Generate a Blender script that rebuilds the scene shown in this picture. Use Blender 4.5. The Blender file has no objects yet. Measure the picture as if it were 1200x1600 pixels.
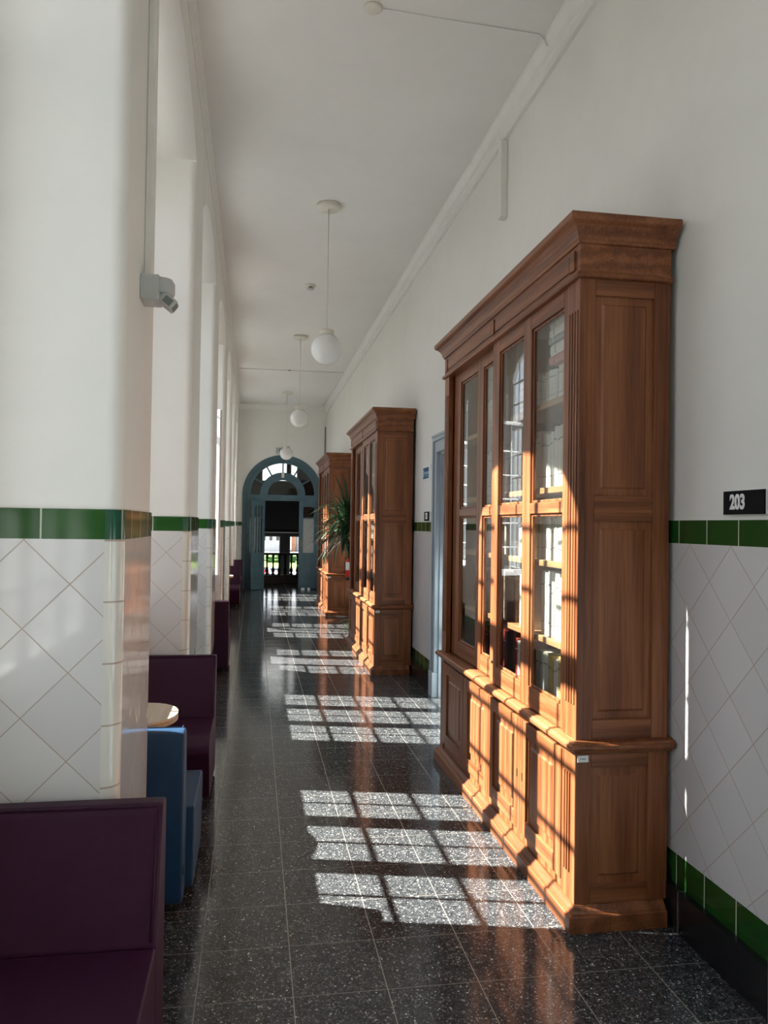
import bpy, bmesh, math, random
from mathutils import Vector, Matrix
random.seed(7)
S = bpy.context.scene
COL = S.collection
PI = math.pi
sin, cos = math.sin, math.cos

# ------------------------------------------------------------------ helpers
def new_bm():
    return bmesh.new()

def box(bm, x0, x1, y0, y1, z0, z1, mi=0):
    v = [bm.verts.new(p) for p in ((x0,y0,z0),(x1,y0,z0),(x1,y1,z0),(x0,y1,z0),(x0,y0,z1),(x1,y0,z1),(x1,y1,z1),(x0,y1,z1))]
    for f in ((0,3,2,1),(4,5,6,7),(0,1,5,4),(1,2,6,5),(2,3,7,6),(3,0,4,7)):
        bm.faces.new([v[i] for i in f]).material_index = mi
    return v

def prism(bm, pts, axis, a, b, mi=0, smooth=False):
    """extrude a closed 2-D outline along an axis from a to b"""
    def P(p, t):
        return {'x': (t, p[0], p[1]), 'y': (p[0], t, p[1]), 'z': (p[0], p[1], t)}[axis]
    A = [bm.verts.new(P(p, a)) for p in pts]
    B = [bm.verts.new(P(p, b)) for p in pts]
    n = len(pts)
    fs = []
    for i in range(n):
        f = bm.faces.new((A[i], A[(i+1) % n], B[(i+1) % n], B[i])); f.material_index = mi; f.smooth = smooth
        fs.append(f)
    for L in (A, B):
        f = bm.faces.new(L); f.material_index = mi
    return fs

def lathe(bm, prof, cx, cy, n=32, mi=0, smooth=True):
    """prof = [(r, z)...]"""
    rings = []
    for r, z in prof:
        if r < 1e-6:
            rings.append([bm.verts.new((cx, cy, z))])
        else:
            rings.append([bm.verts.new((cx + r*cos(2*PI*k/n), cy + r*sin(2*PI*k/n), z)) for k in range(n)])
    for a, b in zip(rings, rings[1:]):
        for k in range(n):
            q = [a[k % len(a)], a[(k+1) % len(a)], b[(k+1) % len(b)], b[k % len(b)]]
            u = []
            for v in q:
                if v not in u: u.append(v)
            if len(u) >= 3:
                f = bm.faces.new(u); f.material_index = mi; f.smooth = smooth

def tube(bm, pts, r, n=8, mi=0):
    pts = [Vector(p) for p in pts]
    rings = []
    for i, p in enumerate(pts):
        d = (pts[min(i+1, len(pts)-1)] - pts[max(i-1, 0)]).normalized()
        a = d.orthogonal().normalized() if abs(d.z) > .9 else d.cross(Vector((0,0,1))).normalized()
        b = d.cross(a)
        rr = r[i] if isinstance(r, (list, tuple)) else r
        rings.append([bm.verts.new(p + rr*(cos(2*PI*k/n)*a + sin(2*PI*k/n)*b)) for k in range(n)])
    for A, B in zip(rings, rings[1:]):
        for k in range(n):
            f = bm.faces.new((A[k], A[(k+1) % n], B[(k+1) % n], B[k])); f.smooth = True; f.material_index = mi
    for L in (rings[0], rings[-1]):
        bm.faces.new(L).material_index = mi

def wpos(o):
    v = Vector((0,0,0))
    while o is not None:
        v += o.location; o = o.parent
    return v

def obj(name, bm, mats, parent=None, bevel=0, seg=2, origin=None, shade=False, subsurf=0):
    """link ONE mesh object; world coordinates in bm are moved into the parent's frame"""
    bmesh.ops.recalc_face_normals(bm, faces=bm.faces)
    base = wpos(parent) if parent is not None else Vector((0,0,0))
    loc = Vector(origin) if origin is not None else base
    bmesh.ops.translate(bm, verts=bm.verts, vec=-loc)
    me = bpy.data.meshes.new(name)
    bm.to_mesh(me); bm.free()
    if not isinstance(mats, (list, tuple)): mats = [mats]
    for m in mats: me.materials.append(m)
    if shade:
        for p in me.polygons: p.use_smooth = True
    o = bpy.data.objects.new(name, me)
    COL.objects.link(o)
    o.parent = parent
    o.location = loc - base if parent is not None else loc
    if bevel:
        b = o.modifiers.new('bevel', 'BEVEL'); b.width = bevel; b.segments = seg; b.limit_method = 'ANGLE'; b.angle_limit = .6
        b.harden_normals = False
    if subsurf:
        s = o.modifiers.new('sub', 'SUBSURF'); s.levels = subsurf; s.render_levels = subsurf
    return o

def tag(o, label, cat, group=None, kind=None):
    o['label'] = label; o['category'] = cat
    if group: o['group'] = group
    if kind: o['kind'] = kind
    return o

def thing(name, label, cat, loc, group=None):
    o = bpy.data.objects.new(name, None); COL.objects.link(o)
    o.empty_display_size = .1
    o.location = loc
    return tag(o, label, cat, group)

def struct(name, bm, mats, label=None, cat=None, **k):
    o = obj(name, bm, mats, **k); o['kind'] = 'structure'
    if label: o['label'] = label
    if cat: o['category'] = cat
    return o

def copy_tree(o, parent=None):
    c = o.copy(); COL.objects.link(c); c.parent = parent
    for ch in list(o.children): copy_tree(ch, c)
    return c

def dup(root, loc, label, group=None):
    c = copy_tree(root); c.location = loc; c['label'] = label
    if group: c['group'] = group
    return c

# ------------------------------------------------------------------ materials
class N:
    def __init__(s, name):
        s.m = bpy.data.materials.new(name); s.m.use_nodes = True
        s.t = s.m.node_tree; s.n = s.t.nodes; s.l = s.t.links
        s.b = s.n['Principled BSDF']
    def add(s, typ, **k):
        n = s.n.new(typ)
        for a, v in k.items():
            if a == 'inp':
                for i, x in v.items(): n.inputs[i].default_value = x
            else: setattr(n, a, v)
        return n
    def link(s, a, b): s.l.new(a, b)
    def math(s, op, a, b=None, clamp=False):
        n = s.add('ShaderNodeMath', operation=op); n.use_clamp = clamp
        for i, v in enumerate((a, b)):
            if v is None: continue
            if isinstance(v, (int, float)): n.inputs[i].default_value = v
            else: s.link(v, n.inputs[i])
        return n.outputs[0]
    def mix(s, fac, a, b):
        n = s.add('ShaderNodeMix', data_type='RGBA')
        for i, v in ((0, fac), (6, a), (7, b)):
            if isinstance(v, (int, float)): n.inputs[i].default_value = v
            elif isinstance(v, tuple): n.inputs[i].default_value = v if len(v) == 4 else v + (1,)
            else: s.link(v, n.inputs[i])
        return n.outputs[2]
    def coord(s, which='Object', scale=(1,1,1)):
        tc = s.add('ShaderNodeTexCoord'); mp = s.add('ShaderNodeMapping'); mp.inputs['Scale'].default_value = scale
        s.link(tc.outputs[which], mp.inputs[0]); return mp.outputs[0]
    def noise(s, vec, scale, detail=4, rough=.55, dist=0):
        n = s.add('ShaderNodeTexNoise'); s.link(vec, n.inputs['Vector'])
        n.inputs['Scale'].default_value = scale; n.inputs['Detail'].default_value = detail
        n.inputs['Roughness'].default_value = rough; n.inputs['Distortion'].default_value = dist
        return n.outputs[0]
    def ramp(s, fac, stops):
        r = s.add('ShaderNodeValToRGB'); e = r.color_ramp.elements
        while len(e) < len(stops): e.new(.5)
        for q, (p, c) in zip(e, stops):
            q.position = p; q.color = c if len(c) == 4 else c + (1,)
        s.link(fac, r.inputs[0]); return r.outputs[0]
    def bump(s, h, strength, dist=.002):
        b = s.add('ShaderNodeBump'); b.inputs['Strength'].default_value = strength; b.inputs['Distance'].default_value = dist
        s.link(h, b.inputs['Height']); s.link(b.outputs[0], s.b.inputs['Normal'])
    def base(s, c):
        if isinstance(c, tuple): s.b.inputs['Base Color'].default_value = c + (1,)
        else: s.link(c, s.b.inputs['Base Color'])
    def set(s, **k):
        for a, v in k.items(): s.b.inputs[a.replace('_', ' ')].default_value = v

def plain(name, c, rough=.5, var=.08, scale=12, bump=0, metal=0, spec=.5, coat=0):
    m = N(name); v = m.coord()
    n = m.noise(v, scale)
    d = tuple(max(0, x*(1-var)) for x in c); l = tuple(min(1, x*(1+var)) for x in c)
    m.base(m.ramp(n, [(.3, d), (.7, l)]))
    m.set(Roughness=rough, Metallic=metal); m.b.inputs['Specular IOR Level'].default_value = spec
    if coat: m.b.inputs['Coat Weight'].default_value = coat; m.b.inputs['Coat Roughness'].default_value = .08
    if bump: m.bump(m.noise(v, scale*6), bump)
    return m.m

def plaster(name, c):
    m = N(name); v = m.coord()
    a = m.noise(v, 1.3, 5, .6); b = m.noise(v, 9, 5, .6)
    f = m.math('ADD', m.math('MULTIPLY', a, .7), m.math('MULTIPLY', b, .3))
    m.base(m.ramp(f, [(.32, tuple(x*.95 for x in c)), (.6, c)]))
    m.set(Roughness=.62); m.b.inputs['Specular IOR Level'].default_value = .3
    m.bump(m.noise(v, 26, 4), .12, .004)
    return m.m

def wood(name, axis, dark=(.090,.025,.0085), mid=(.205,.066,.022), light=(.315,.125,.052)):
    m = N(name)
    sc = [9, 9, 9]; sc['xyz'.index(axis)] = .75
    v = m.coord('Object', tuple(sc))
    big = m.noise(v, 1.1, 3, .5, .8)
    sc2 = [70, 70, 70]; sc2['xyz'.index(axis)] = 2.2
    v2 = m.coord('Object', tuple(sc2))
    fine = m.noise(v2, 1.6, 5, .65)
    w = m.add('ShaderNodeTexWave', wave_type='RINGS', rings_direction='SPHERICAL')
    m.link(v, w.inputs[0]); w.inputs['Scale'].default_value = .55; w.inputs['Distortion'].default_value = 7
    w.inputs['Detail'].default_value = 3; w.inputs['Detail Scale'].default_value = 1.2
    f = m.math('ADD', m.math('ADD', m.math('MULTIPLY', big, .26), m.math('MULTIPLY', fine, .56)), m.math('MULTIPLY', w.outputs[1], .18))
    m.base(m.ramp(f, [(.30, dark), (.5, mid), (.72, light)]))
    m.b.inputs['Roughness'].default_value = .42
    m.b.inputs['Coat Weight'].default_value = .15; m.b.inputs['Coat Roughness'].default_value = .3; m.b.inputs['Specular IOR Level'].default_value = .35
    m.bump(fine, .25, .0015)
    return m.m

def tile_diamond(name, white, grout, D=.25):
    m = N(name)
    uv = m.add('ShaderNodeUVMap'); sp = m.add('ShaderNodeSeparateXYZ'); m.link(uv.outputs[0], sp.inputs[0])
    u, v = sp.outputs[0], sp.outputs[1]
    def line(x):
        q = m.math('FRACT', m.math('DIVIDE', x, D))
        return m.math('SUBTRACT', .5, m.math('ABSOLUTE', m.math('SUBTRACT', q, .5)))
    p, q = m.math('ADD', u, v), m.math('SUBTRACT', u, v)
    d = m.math('MINIMUM', line(p), line(q))
    g = m.math('LESS_THAN', d, .0085)
    # each tile its own slight tint
    cid = m.add('ShaderNodeCombineXYZ')
    m.link(m.math('FLOOR', m.math('DIVIDE', p, D)), cid.inputs[0]); m.link(m.math('FLOOR', m.math('DIVIDE', q, D)), cid.inputs[1])
    wn = m.add('ShaderNodeTexWhiteNoise', noise_dimensions='3D'); m.link(cid.outputs[0], wn.inputs[0])
    tint = m.ramp(wn.outputs[0], [(0, tuple(x*.93 for x in white)), (1, white)])
    m.base(m.mix(g, tint, grout))
    m.link(m.math('ADD', .09, m.math('MULTIPLY', g, .5)), m.b.inputs['Roughness'])
    h = m.math('ADD', m.math('MULTIPLY', m.math('MINIMUM', d, .02), 40), m.math('MULTIPLY', m.noise(m.coord(), 5, 2), .5))
    m.bump(h, .16, .004)
    return m.m

def tile_row(name, base_c, grout, step, axis_u=True, var=.2, rough=.1, half=.0025):
    m = N(name)
    uv = m.add('ShaderNodeUVMap'); sp = m.add('ShaderNodeSeparateXYZ'); m.link(uv.outputs[0], sp.inputs[0])
    u = sp.outputs[0 if axis_u else 1]
    x = m.math('DIVIDE', u, step)
    fr = m.math('FRACT', x)
    d = m.math('SUBTRACT', .5, m.math('ABSOLUTE', m.math('SUBTRACT', fr, .5)))
    g = m.math('LESS_THAN', d, half/step)
    wn = m.add('ShaderNodeTexWhiteNoise', noise_dimensions='1D'); m.link(m.math('FLOOR', x), wn.inputs['W'])
    t = m.ramp(wn.outputs[0], [(0, tuple(a*(1-var) for a in base_c)), (1, tuple(a*(1+var) for a in base_c))])
    m.base(m.mix(g, t, grout))
    m.link(m.math('ADD', rough, m.math('MULTIPLY', g, .5)), m.b.inputs['Roughness'])
    m.bump(m.math('ADD', m.math('MULTIPLY', m.math('MINIMUM', d, .03), 20), m.math('MULTIPLY', m.noise(m.coord(), 7, 2), .6)), .15, .004)
    return m.m

def terrazzo(name, joints=True):
    m = N(name); v = m.coord('Object')
    def chips(scale, th, seed):
        vo = m.add('ShaderNodeTexVoronoi'); mp = m.add('ShaderNodeMapping'); m.link(v, mp.inputs[0])
        mp.inputs['Location'].default_value = (seed, seed*1.7, 0)
        wob = m.add('ShaderNodeTexNoise'); m.link(v, wob.inputs['Vector']); wob.inputs['Scale'].default_value = scale*1.2
        ad = m.add('ShaderNodeVectorMath', operation='MULTIPLY_ADD'); m.link(wob.outputs[1], ad.inputs[0]); ad.inputs[1].default_value = (.55/scale,)*3; m.link(mp.outputs[0], ad.inputs[2])
        m.link(ad.outputs[0], vo.inputs['Vector']); vo.inputs['Scale'].default_value = scale
        sp = m.add('ShaderNodeSeparateColor'); m.link(vo.outputs['Color'], sp.inputs[0])
        pick = m.math('LESS_THAN', sp.outputs[0], th)
        near = m.math('LESS_THAN', vo.outputs['Distance'], m.math('MULTIPLY', sp.outputs[1], .62))
        return m.math('MULTIPLY', pick, near), sp.outputs[2]
    c1, t1 = chips(150, .42, 0)
    c2, t2 = chips(70, .30, 3.1)
    c3, t3 = chips(300, .45, 7.7)
    base = m.ramp(m.noise(v, 40, 3), [(.35, (.019,.0205,.023)), (.7, (.046,.049,.053))])
    a = m.mix(m.math('MULTIPLY', c3, .8), base, (.16,.165,.165))
    a = m.mix(m.math('MULTIPLY', c2, .9), a, m.ramp(t2, [(0, (.05,.048,.046)), (.7, (.10,.10,.098)), (1, (.34,.34,.32))]))
    a = m.mix(c1, a, m.ramp(t1, [(0, (.10,.10,.10)), (.55, (.24,.245,.24)), (1, (.72,.72,.68))]))
    rough = m.math('ADD', .05, m.math('MULTIPLY', m.noise(v, 3.5, 5, .65), .13))
    if joints:
        sp = m.add('ShaderNodeSeparateXYZ'); m.link(v, sp.inputs[0])
        def ln(x, off):
            q = m.math('FRACT', m.math('DIVIDE', m.math('SUBTRACT', x, off), .30))
            return m.math('SUBTRACT', .5, m.math('ABSOLUTE', m.math('SUBTRACT', q, .5)))
        dx, dy = ln(sp.outputs[0], -.155), ln(sp.outputs[1], 2.471)
        g = m.math('MAXIMUM', m.math('LESS_THAN', dx, .0062), m.math('LESS_THAN', dy, .0042))
        a = m.mix(m.math('MULTIPLY', g, .75), a, (.26,.235,.20))
        rough = m.math('ADD', rough, m.math('MULTIPLY', g, .3))
        m.bump(m.math('SUBTRACT', 1.0, g), .2, .001)
    m.base(a); m.link(rough, m.b.inputs['Roughness'])
    m.b.inputs['IOR'].default_value = 1.5
    return m.m

def glass(name, tint=(.96,.975,.97), f0=.04, rough=0.0):
    """thin clear pane: lets light through, mirrors by its angle to the viewer"""
    m = N(name); m.n.remove(m.b)
    out = m.n['Material Output']
    tr = m.add('ShaderNodeBsdfTransparent'); tr.inputs[0].default_value = tint + (1,)
    gl = m.add('ShaderNodeBsdfGlossy'); gl.inputs['Roughness'].default_value = rough; gl.inputs[0].default_value = (1,1,1,1)
    ge = m.add('ShaderNodeNewGeometry')
    dt = m.add('ShaderNodeVectorMath', operation='DOT_PRODUCT'); m.link(ge.outputs['Incoming'], dt.inputs[0]); m.link(ge.outputs['Normal'], dt.inputs[1])
    k = m.math('POWER', m.math('SUBTRACT', 1.0, m.math('ABSOLUTE', dt.outputs['Value'])), 5)
    fac = m.math('ADD', f0, m.math('MULTIPLY', k, 1-f0), clamp=True)
    mx = m.add('ShaderNodeMixShader'); m.link(fac, mx.inputs[0]); m.link(tr.outputs[0], mx.inputs[1]); m.link(gl.outputs[0], mx.inputs[2])
    m.link(mx.outputs[0], out.inputs[0])
    return m.m

M = {}
M['wall'] = plaster('wall_plaster', (.80,.785,.745))
M['ceil'] = plaster('ceiling_plaster', (.78,.765,.735))
M['trimw'] = plain('painted_trim', (.76,.745,.71), .45, .03)
M['floor'] = terrazzo('terrazzo_floor')
M['skirt'] = plain('black_skirting', (.010,.0105,.012), .22, .5, 90)
WHT = (.67,.655,.64); GRT = (.42,.34,.27)
M['diam'] = tile_diamond('white_diamond_tile', WHT, GRT)
M['stack'] = tile_row('cream_corner_tile', (.70,.68,.62), GRT, .176, False, .05)
M['green'] = tile_row('green_glazed_tile', (.017,.082,.013), (.5,.5,.42), .183, True, .22)
M['greenc'] = tile_row('green_corner_tile', (.012,.075,.040), (.4,.42,.36), .09, True, .1)
M['wz'] = wood('oak_upright', 'z'); M['wy'] = wood('oak_lengthwise', 'y'); M['wx'] = wood('oak_crosswise', 'x')
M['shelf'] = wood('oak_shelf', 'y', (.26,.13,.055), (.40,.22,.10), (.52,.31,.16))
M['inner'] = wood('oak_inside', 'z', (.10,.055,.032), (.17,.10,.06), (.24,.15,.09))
M['glass'] = glass('window_glass')
M['cglass'] = glass('cabinet_glass', (.90,.91,.90), .055)
M['white'] = plain('white_window_paint', (.78,.79,.79), .35, .03)
M['dark'] = plain('dark_rubber', (.012,.012,.012), .6)
M['purple'] = plain('purple_leatherette', (.034,.0062,.024), .5, .12, 30, .12, 0, .2)
M['blue'] = plain('blue_leatherette', (.010,.038,.088), .45, .12, 30, .12, 0, .35)
M['birch'] = wood('birch_tabletop', 'y', (.50,.38,.26), (.62,.49,.35), (.70,.57,.43))
M['edge'] = wood('birch_edge', 'y', (.28,.17,.09), (.38,.25,.14), (.46,.31,.18))
M['metalw'] = plain('white_metal', (.70,.70,.69), .35)
M['opal'] = plain('opal_glass', (.80,.79,.76), .12, .02)
M['cream'] = plain('cream_enamel', (.70,.67,.58), .4, .05)
M['greypl'] = plain('grey_plastic', (.46,.48,.47), .4, .04)
M['greyp2'] = plain('dim_grey_plastic', (.16,.17,.165), .4, .04)
M['teal'] = plain('blue_grey_paint', (.065,.125,.155), .42, .12, 6)
M['grdoor'] = plain('light_grey_paint', (.36,.41,.45), .42, .06, 6)
M['leaf'] = plain('dark_green_leaf', (.017,.058,.017), .38, .35, 8)
M['leafl'] = plain('pale_green_leaf', (.30,.42,.12), .4, .4, 14)
M['bark'] = plain('brown_bark', (.12,.08,.05), .8, .3, 20, .4)
M['pot'] = plain('clay_pot', (.30,.13,.07), .7, .15)
M['soil'] = plain('potting_soil', (.02,.014,.01), .95, .4, 40)
M['red'] = plain('red_enamel', (.55,.015,.012), .28, .05)
M['black'] = plain('black_enamel', (.010,.010,.012), .35)
M['paper'] = plain('white_paper', (.80,.80,.78), .6, .03)
M['txt'] = plain('white_lettering', (.82,.82,.82), .5, .02)
M['ink'] = plain('grey_ink', (.22,.23,.25), .6, .05)
M['signb'] = plain('sign_blue', (.025,.12,.24), .4, .05)
M['signp'] = plain('sign_pale_blue', (.30,.46,.62), .4, .05)
M['brass'] = plain('dull_brass', (.25,.17,.07), .35, .1, 20, 0, .9)
M['steel'] = plain('steel', (.45,.45,.45), .3, .05, 20, 0, 1)
M['hallw'] = plain('hall_shade_tone', (.030,.030,.032), .6, .15, 4)  # hall's gloom put into the colour of its walls, ceiling and floors
M['iron'] = plain('dark_balustrade', (.012,.012,.013), .4, .2)
M['frost'] = plain('frosted_glass', (.36,.36,.35), .35, .25, 120, .4)

# ------------------------------------------------------------------ camera (fitted to the floor tiles)
cam_d = bpy.data.cameras.new('camera'); cam = bpy.data.objects.new('camera', cam_d); COL.objects.link(cam)
yaw, pitch, roll = .1646, .0170, .0143
fwd = Vector((sin(yaw)*cos(pitch), cos(yaw)*cos(pitch), sin(pitch)))
rgt = Vector((cos(yaw), -sin(yaw), 0)); up = rgt.cross(fwd)
r2 = cos(roll)*rgt + sin(roll)*up; u2 = -sin(roll)*rgt + cos(roll)*up
cam.matrix_world = Matrix(((r2.x,u2.x,-fwd.x,0),(r2.y,u2.y,-fwd.y,0),(r2.z,u2.z,-fwd.z,1.479),(0,0,0,1)))
cam_d.sensor_fit = 'AUTO'; cam_d.sensor_width = 36; cam_d.lens = 36*1217.7/1600
cam_d.clip_start = .05; cam_d.clip_end = 2000
S.camera = cam

# ------------------------------------------------------------------ dimensions
XL, XW, XR = -.38, -.82, 1.585          # corridor face of the arcade, window plane, right plaster wall
Y0, Y1 = -2.62, 17.70                   # near and far end of the corridor
ZC = 4.16
PER = 2.454; PF = 2.335; PWID = .665      # pier period, front of the first pier in view, pier width
BC = 3.907                              # centre of the first bay in view
BAYS = range(-2, 6); PIERS = range(-2, 7)
SPR, APX = 3.655, 3.885                   # arcade arch
ZT, ZG, ZL, ZB = 1.513, 1.427, .268, .155

# ------------------------------------------------------------------ floor, ceiling
bm = new_bm(); box(bm, -1.0, 1.70, Y0-.1, 19.66, -.12, 0)
struct('floor', bm, M['floor'], 'polished black terrazzo tile floor of the corridor', 'floor')
bm = new_bm(); box(bm, -1.0, 1.70, Y0-.1, Y1+.2, ZC, ZC+.2)
struct('ceiling', bm, M['ceil'], 'white plaster ceiling of the corridor', 'ceiling')

# ------------------------------------------------------------------ arcade wall on the left
bm = new_bm()
R = .041
def pier_path(y0, y1, off=0, r=R, n=8):
    """corridor-side outline, from the window plane round the two rounded corners and back"""
    x = XL + off; a, b = y0 - off, y1 + off; r += off
    P = [(XW, a, 'f'), (x-r, a, 'f')]
    for k in range(1, n+1):
        t = -PI/2 + k*PI/2/n; P.append((x-r + r*cos(t), a+r + r*sin(t), 'c'))
    P.append((x, b-r, 's'))
    for k in range(1, n+1):
        t = k*PI/2/n; P.append((x-r + r*cos(t), b-r + r*sin(t), 'c'))
    P.append((XW, b, 'f'))
    return P
for j in PIERS:
    p = pier_path(PF + PER*j, PF + PER*j + PWID)
    last, prev = None, None
    for a, b in zip(p, p[1:] + p[:1]):      # flats stay flat, rounded corners are their own smooth strips
        c = b[2] == 'c'
        A = prev if (c and last) else [bm.verts.new((a[0], a[1], z)) for z in (0, SPR)]
        B = [bm.verts.new((b[0], b[1], z)) for z in (0, SPR)]
        bm.faces.new((A[0], B[0], B[1], A[1])).smooth = c
        last, prev = c, B
    bm.faces.new([bm.verts.new((q[0], q[1], SPR)) for q in p])
# header above the springing line, with a segmental arch over every bay
for j in PIERS:
    a = PF + PER*j; e = a + PWID
    box(bm, XW, XL, a if j > -2 else Y0-.1, e if j < 6 else Y1+.1, SPR, ZC)
half = (PER-PWID)/2; rise = APX-SPR; RA = (half*half + rise*rise)/(2*rise)
for k in BAYS:
    c = BC + PER*k
    prev = None
    n = 24
    for i in range(n+1):
        y = -half + 2*half*i/n
        z = SPR + math.sqrt(RA*RA - y*y) - (RA - rise)
        cur = [bm.verts.new((x, c+y, zz)) for x in (XL, XW) for zz in (z, ZC)]
        if prev:
            bm.faces.new((prev[0], cur[0], cur[1], prev[1]))
            bm.faces.new((prev[2], prev[3], cur[3], cur[2]))
            bm.faces.new((prev[0], prev[2], cur[2], cur[0])).smooth = True
        prev = cur
# outer wall with the window openings
WH = .775                                # half width of a window opening
ZS, ZSP, ZAP = .86, 3.32, 3.72           # sill, springing and crown of the window
def win_arc(hw, z0, z1, n=24):
    return [(-hw*cos(PI*i/n), z0 + (z1-z0)*sin(PI*i/n)) for i in range(n+1)]
xo, xi = XW-.05, XW
edges = [Y0-.1]
for k in BAYS: edges += [BC+PER*k-WH, BC+PER*k+WH]
edges.append(Y1+.1)
for a, b in zip(edges[::2], edges[1::2]): box(bm, xo, xi, a, b, 0, ZC)
for k in BAYS:
    c = BC+PER*k
    box(bm, xo, xi, c-WH, c+WH, 0, ZS)
    arc = win_arc(WH, ZSP, ZAP)
    prev = None
    for y, z in arc:
        cur = [bm.verts.new((x, c+y, zz)) for x in (xi, xo) for zz in (z, ZC)]
        if prev:
            bm.faces.new((prev[0], cur[0], cur[1], prev[1])); bm.faces.new((prev[2], prev[3], cur[3], cur[2]))
            bm.faces.new((prev[0], prev[2], cur[2], cur[0]))
        prev = cur
o = struct('wall_left', bm, M['wall'], 'white plastered arcade wall with arches and rounded piers', 'wall')

# tiled dado round every pier
def dado(name, path, levels, u0=0.0, label=None, extra=None, gs=0.0):
    """path of (x, y, kind); levels of (z0, z1, what)"""
    bm = new_bm(); uvl = bm.loops.layers.uv.new('UVMap')
    mats = [M['diam'], M['stack'], M['green'], M['greenc'], M['skirt']]
    cum = [u0]
    for a, b in zip(path, path[1:]): cum.append(cum[-1] + math.hypot(b[0]-a[0], b[1]-a[1]))
    for z0, z1, what in levels:
        pk, pv = None, None
        for i in range(len(path)-1):
            a, b = path[i], path[i+1]
            kind = b[2]
            vs = [bm.verts.new((a[0],a[1],z0)), bm.verts.new((b[0],b[1],z0)), bm.verts.new((b[0],b[1],z1)), bm.verts.new((a[0],a[1],z1))]
            f = bm.faces.new(vs)
            f.smooth = kind == 'c'
            if what == 'tile': f.material_index = 1 if kind == 'c' else 0
            elif what == 'green': f.material_index = 3 if kind == 'c' else 2
            else: f.material_index = 4
            for lp, (u, v) in zip(f.loops, ((cum[i],z0),(cum[i+1],z0),(cum[i+1],z1),(cum[i],z1))):
                lp[uvl].uv = (u - (gs if what == 'green' and kind != 'c' else 0), v - 1.424)
    z1 = levels[-1][1]
    ext = extra
    if ext:                                 # top ledge back to the plaster
        for i in range(len(path)-1):
            a, b = path[i], path[i+1]; c, d = ext[i], ext[i+1]
            f = bm.faces.new([bm.verts.new((a[0],a[1],z1)), bm.verts.new((b[0],b[1],z1)), bm.verts.new((d[0],d[1],z1)), bm.verts.new((c[0],c[1],z1))])
            f.material_index = 2
    soft = list({v for f in bm.faces if f.smooth for v in f.verts})
    bmesh.ops.remove_doubles(bm, verts=soft, dist=1e-5)
    return bm, mats
LV = [(0, ZB, 'skirt'), (ZB, ZL, 'green'), (ZL, ZG, 'tile'), (ZG, ZT, 'green')]
tn = 1
for j in PIERS:
    a = PF + PER*j
    p = pier_path(a, a+PWID, .008); q = pier_path(a, a+PWID, -.002)
    # u = x + .637 on the front face
    bm, mats = dado('trim', p, LV, XW + .638, extra=q, gs=.044)
    o = struct('trim_%d' % tn, bm, mats, None); tn += 1
    o['label'] = 'white diamond tile cladding with green band on pier %d of the arcade' % (j+3); o['category'] = 'tile cladding'
# tiled parapet below every window
bm, mats = dado('trim', [(XW+.008, Y0, 'f'), (XW+.008, Y1, 's')], LV[:2] + [(ZL, ZS-.02, 'tile')], 0)
struct('trim_%d' % tn, bm, mats, 'white tiled parapet under the windows', 'tile cladding'); tn += 1

# ------------------------------------------------------------------ right wall with two door openings
DOORS = [(5.35, 6.58), (.74, 1.985)]      # clear openings in Y
DZ = 2.12
bm = new_bm()
ys = [Y0-.1, DOORS[1][0], DOORS[1][1], DOORS[0][0], DOORS[0][1], Y1+.1]
for a, b in zip(ys[::2], ys[1::2]): box(bm, XR, XR+.10, a, b, 0, ZC)
for a, b in DOORS: box(bm, XR, XR+.10, a, b, DZ, ZC)
struct('wall_right', bm, M['wall'], 'white plastered long wall behind the bookcases', 'wall')
ys = [Y0, .60, 2.13, 5.21, 6.715, Y1]
for a, b in zip(ys[::2], ys[1::2]):
    xt = XR - .008
    bm, mats = dado('trim', [(xt, a, 'f'), (xt, b, 's')], LV[1:], a - 2.637, extra=[(XR, a), (XR, b)], gs=.075)
    box(bm, xt-.026, xt+.004, a, b, 0, ZB, 4)
    struct('trim_%d' % tn, bm, mats, 'white diamond tiles with green bands and black skirting on the right wall', 'tile cladding', ); tn += 1

# end walls
bm = new_bm()
DXC, DHW = .62, .845                      # far doorway centre and half width
DSP, DAP = 2.14, 2.975
def arch_pts(hw, zs, za, n=32, c=DXC):
    return [(c - hw*cos(PI*i/n), zs + (za-zs)*sin(PI*i/n)) for i in range(n+1)]
for yy0, yy1 in ((Y1, Y1+.30),):
    box(bm, -1.0, DXC-DHW, yy0, yy1, 0, ZC); box(bm, DXC+DHW, 1.70, yy0, yy1, 0, ZC)
    prev = None
    for x, z in arch_pts(DHW, DSP, DAP):
        cur = [bm.verts.new((x, y, zz)) for y in (yy0, yy1) for zz in (z, ZC)]
        if prev:
            bm.faces.new((prev[0], cur[0], cur[1], prev[1])); bm.faces.new((prev[2], prev[3], cur[3], cur[2]))
            bm.faces.new((prev[0], prev[2], cur[2], cur[0]))
        prev = cur
struct('wall_back', bm, M['wall'], 'white end wall with the arched doorway', 'wall')
bm = new_bm(); box(bm, -1.0, 1.70, Y0-.2, Y0-.02, 0, ZC)
struct('wall_front', bm, M['wall'], 'white wall behind the viewer', 'wall')
for a, b in ((XW, DXC-DHW-.005), (DXC+DHW+.005, XR-.01)):
    bm, mats = dado('trim', [(a, Y1-.008, 'f'), (b, Y1-.008, 's')], LV, a, extra=[(a, Y1), (b, Y1)])
    struct('trim_%d' % tn, bm, mats, 'white tiles with green band beside the arched doorway', 'tile cladding'); tn += 1

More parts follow.
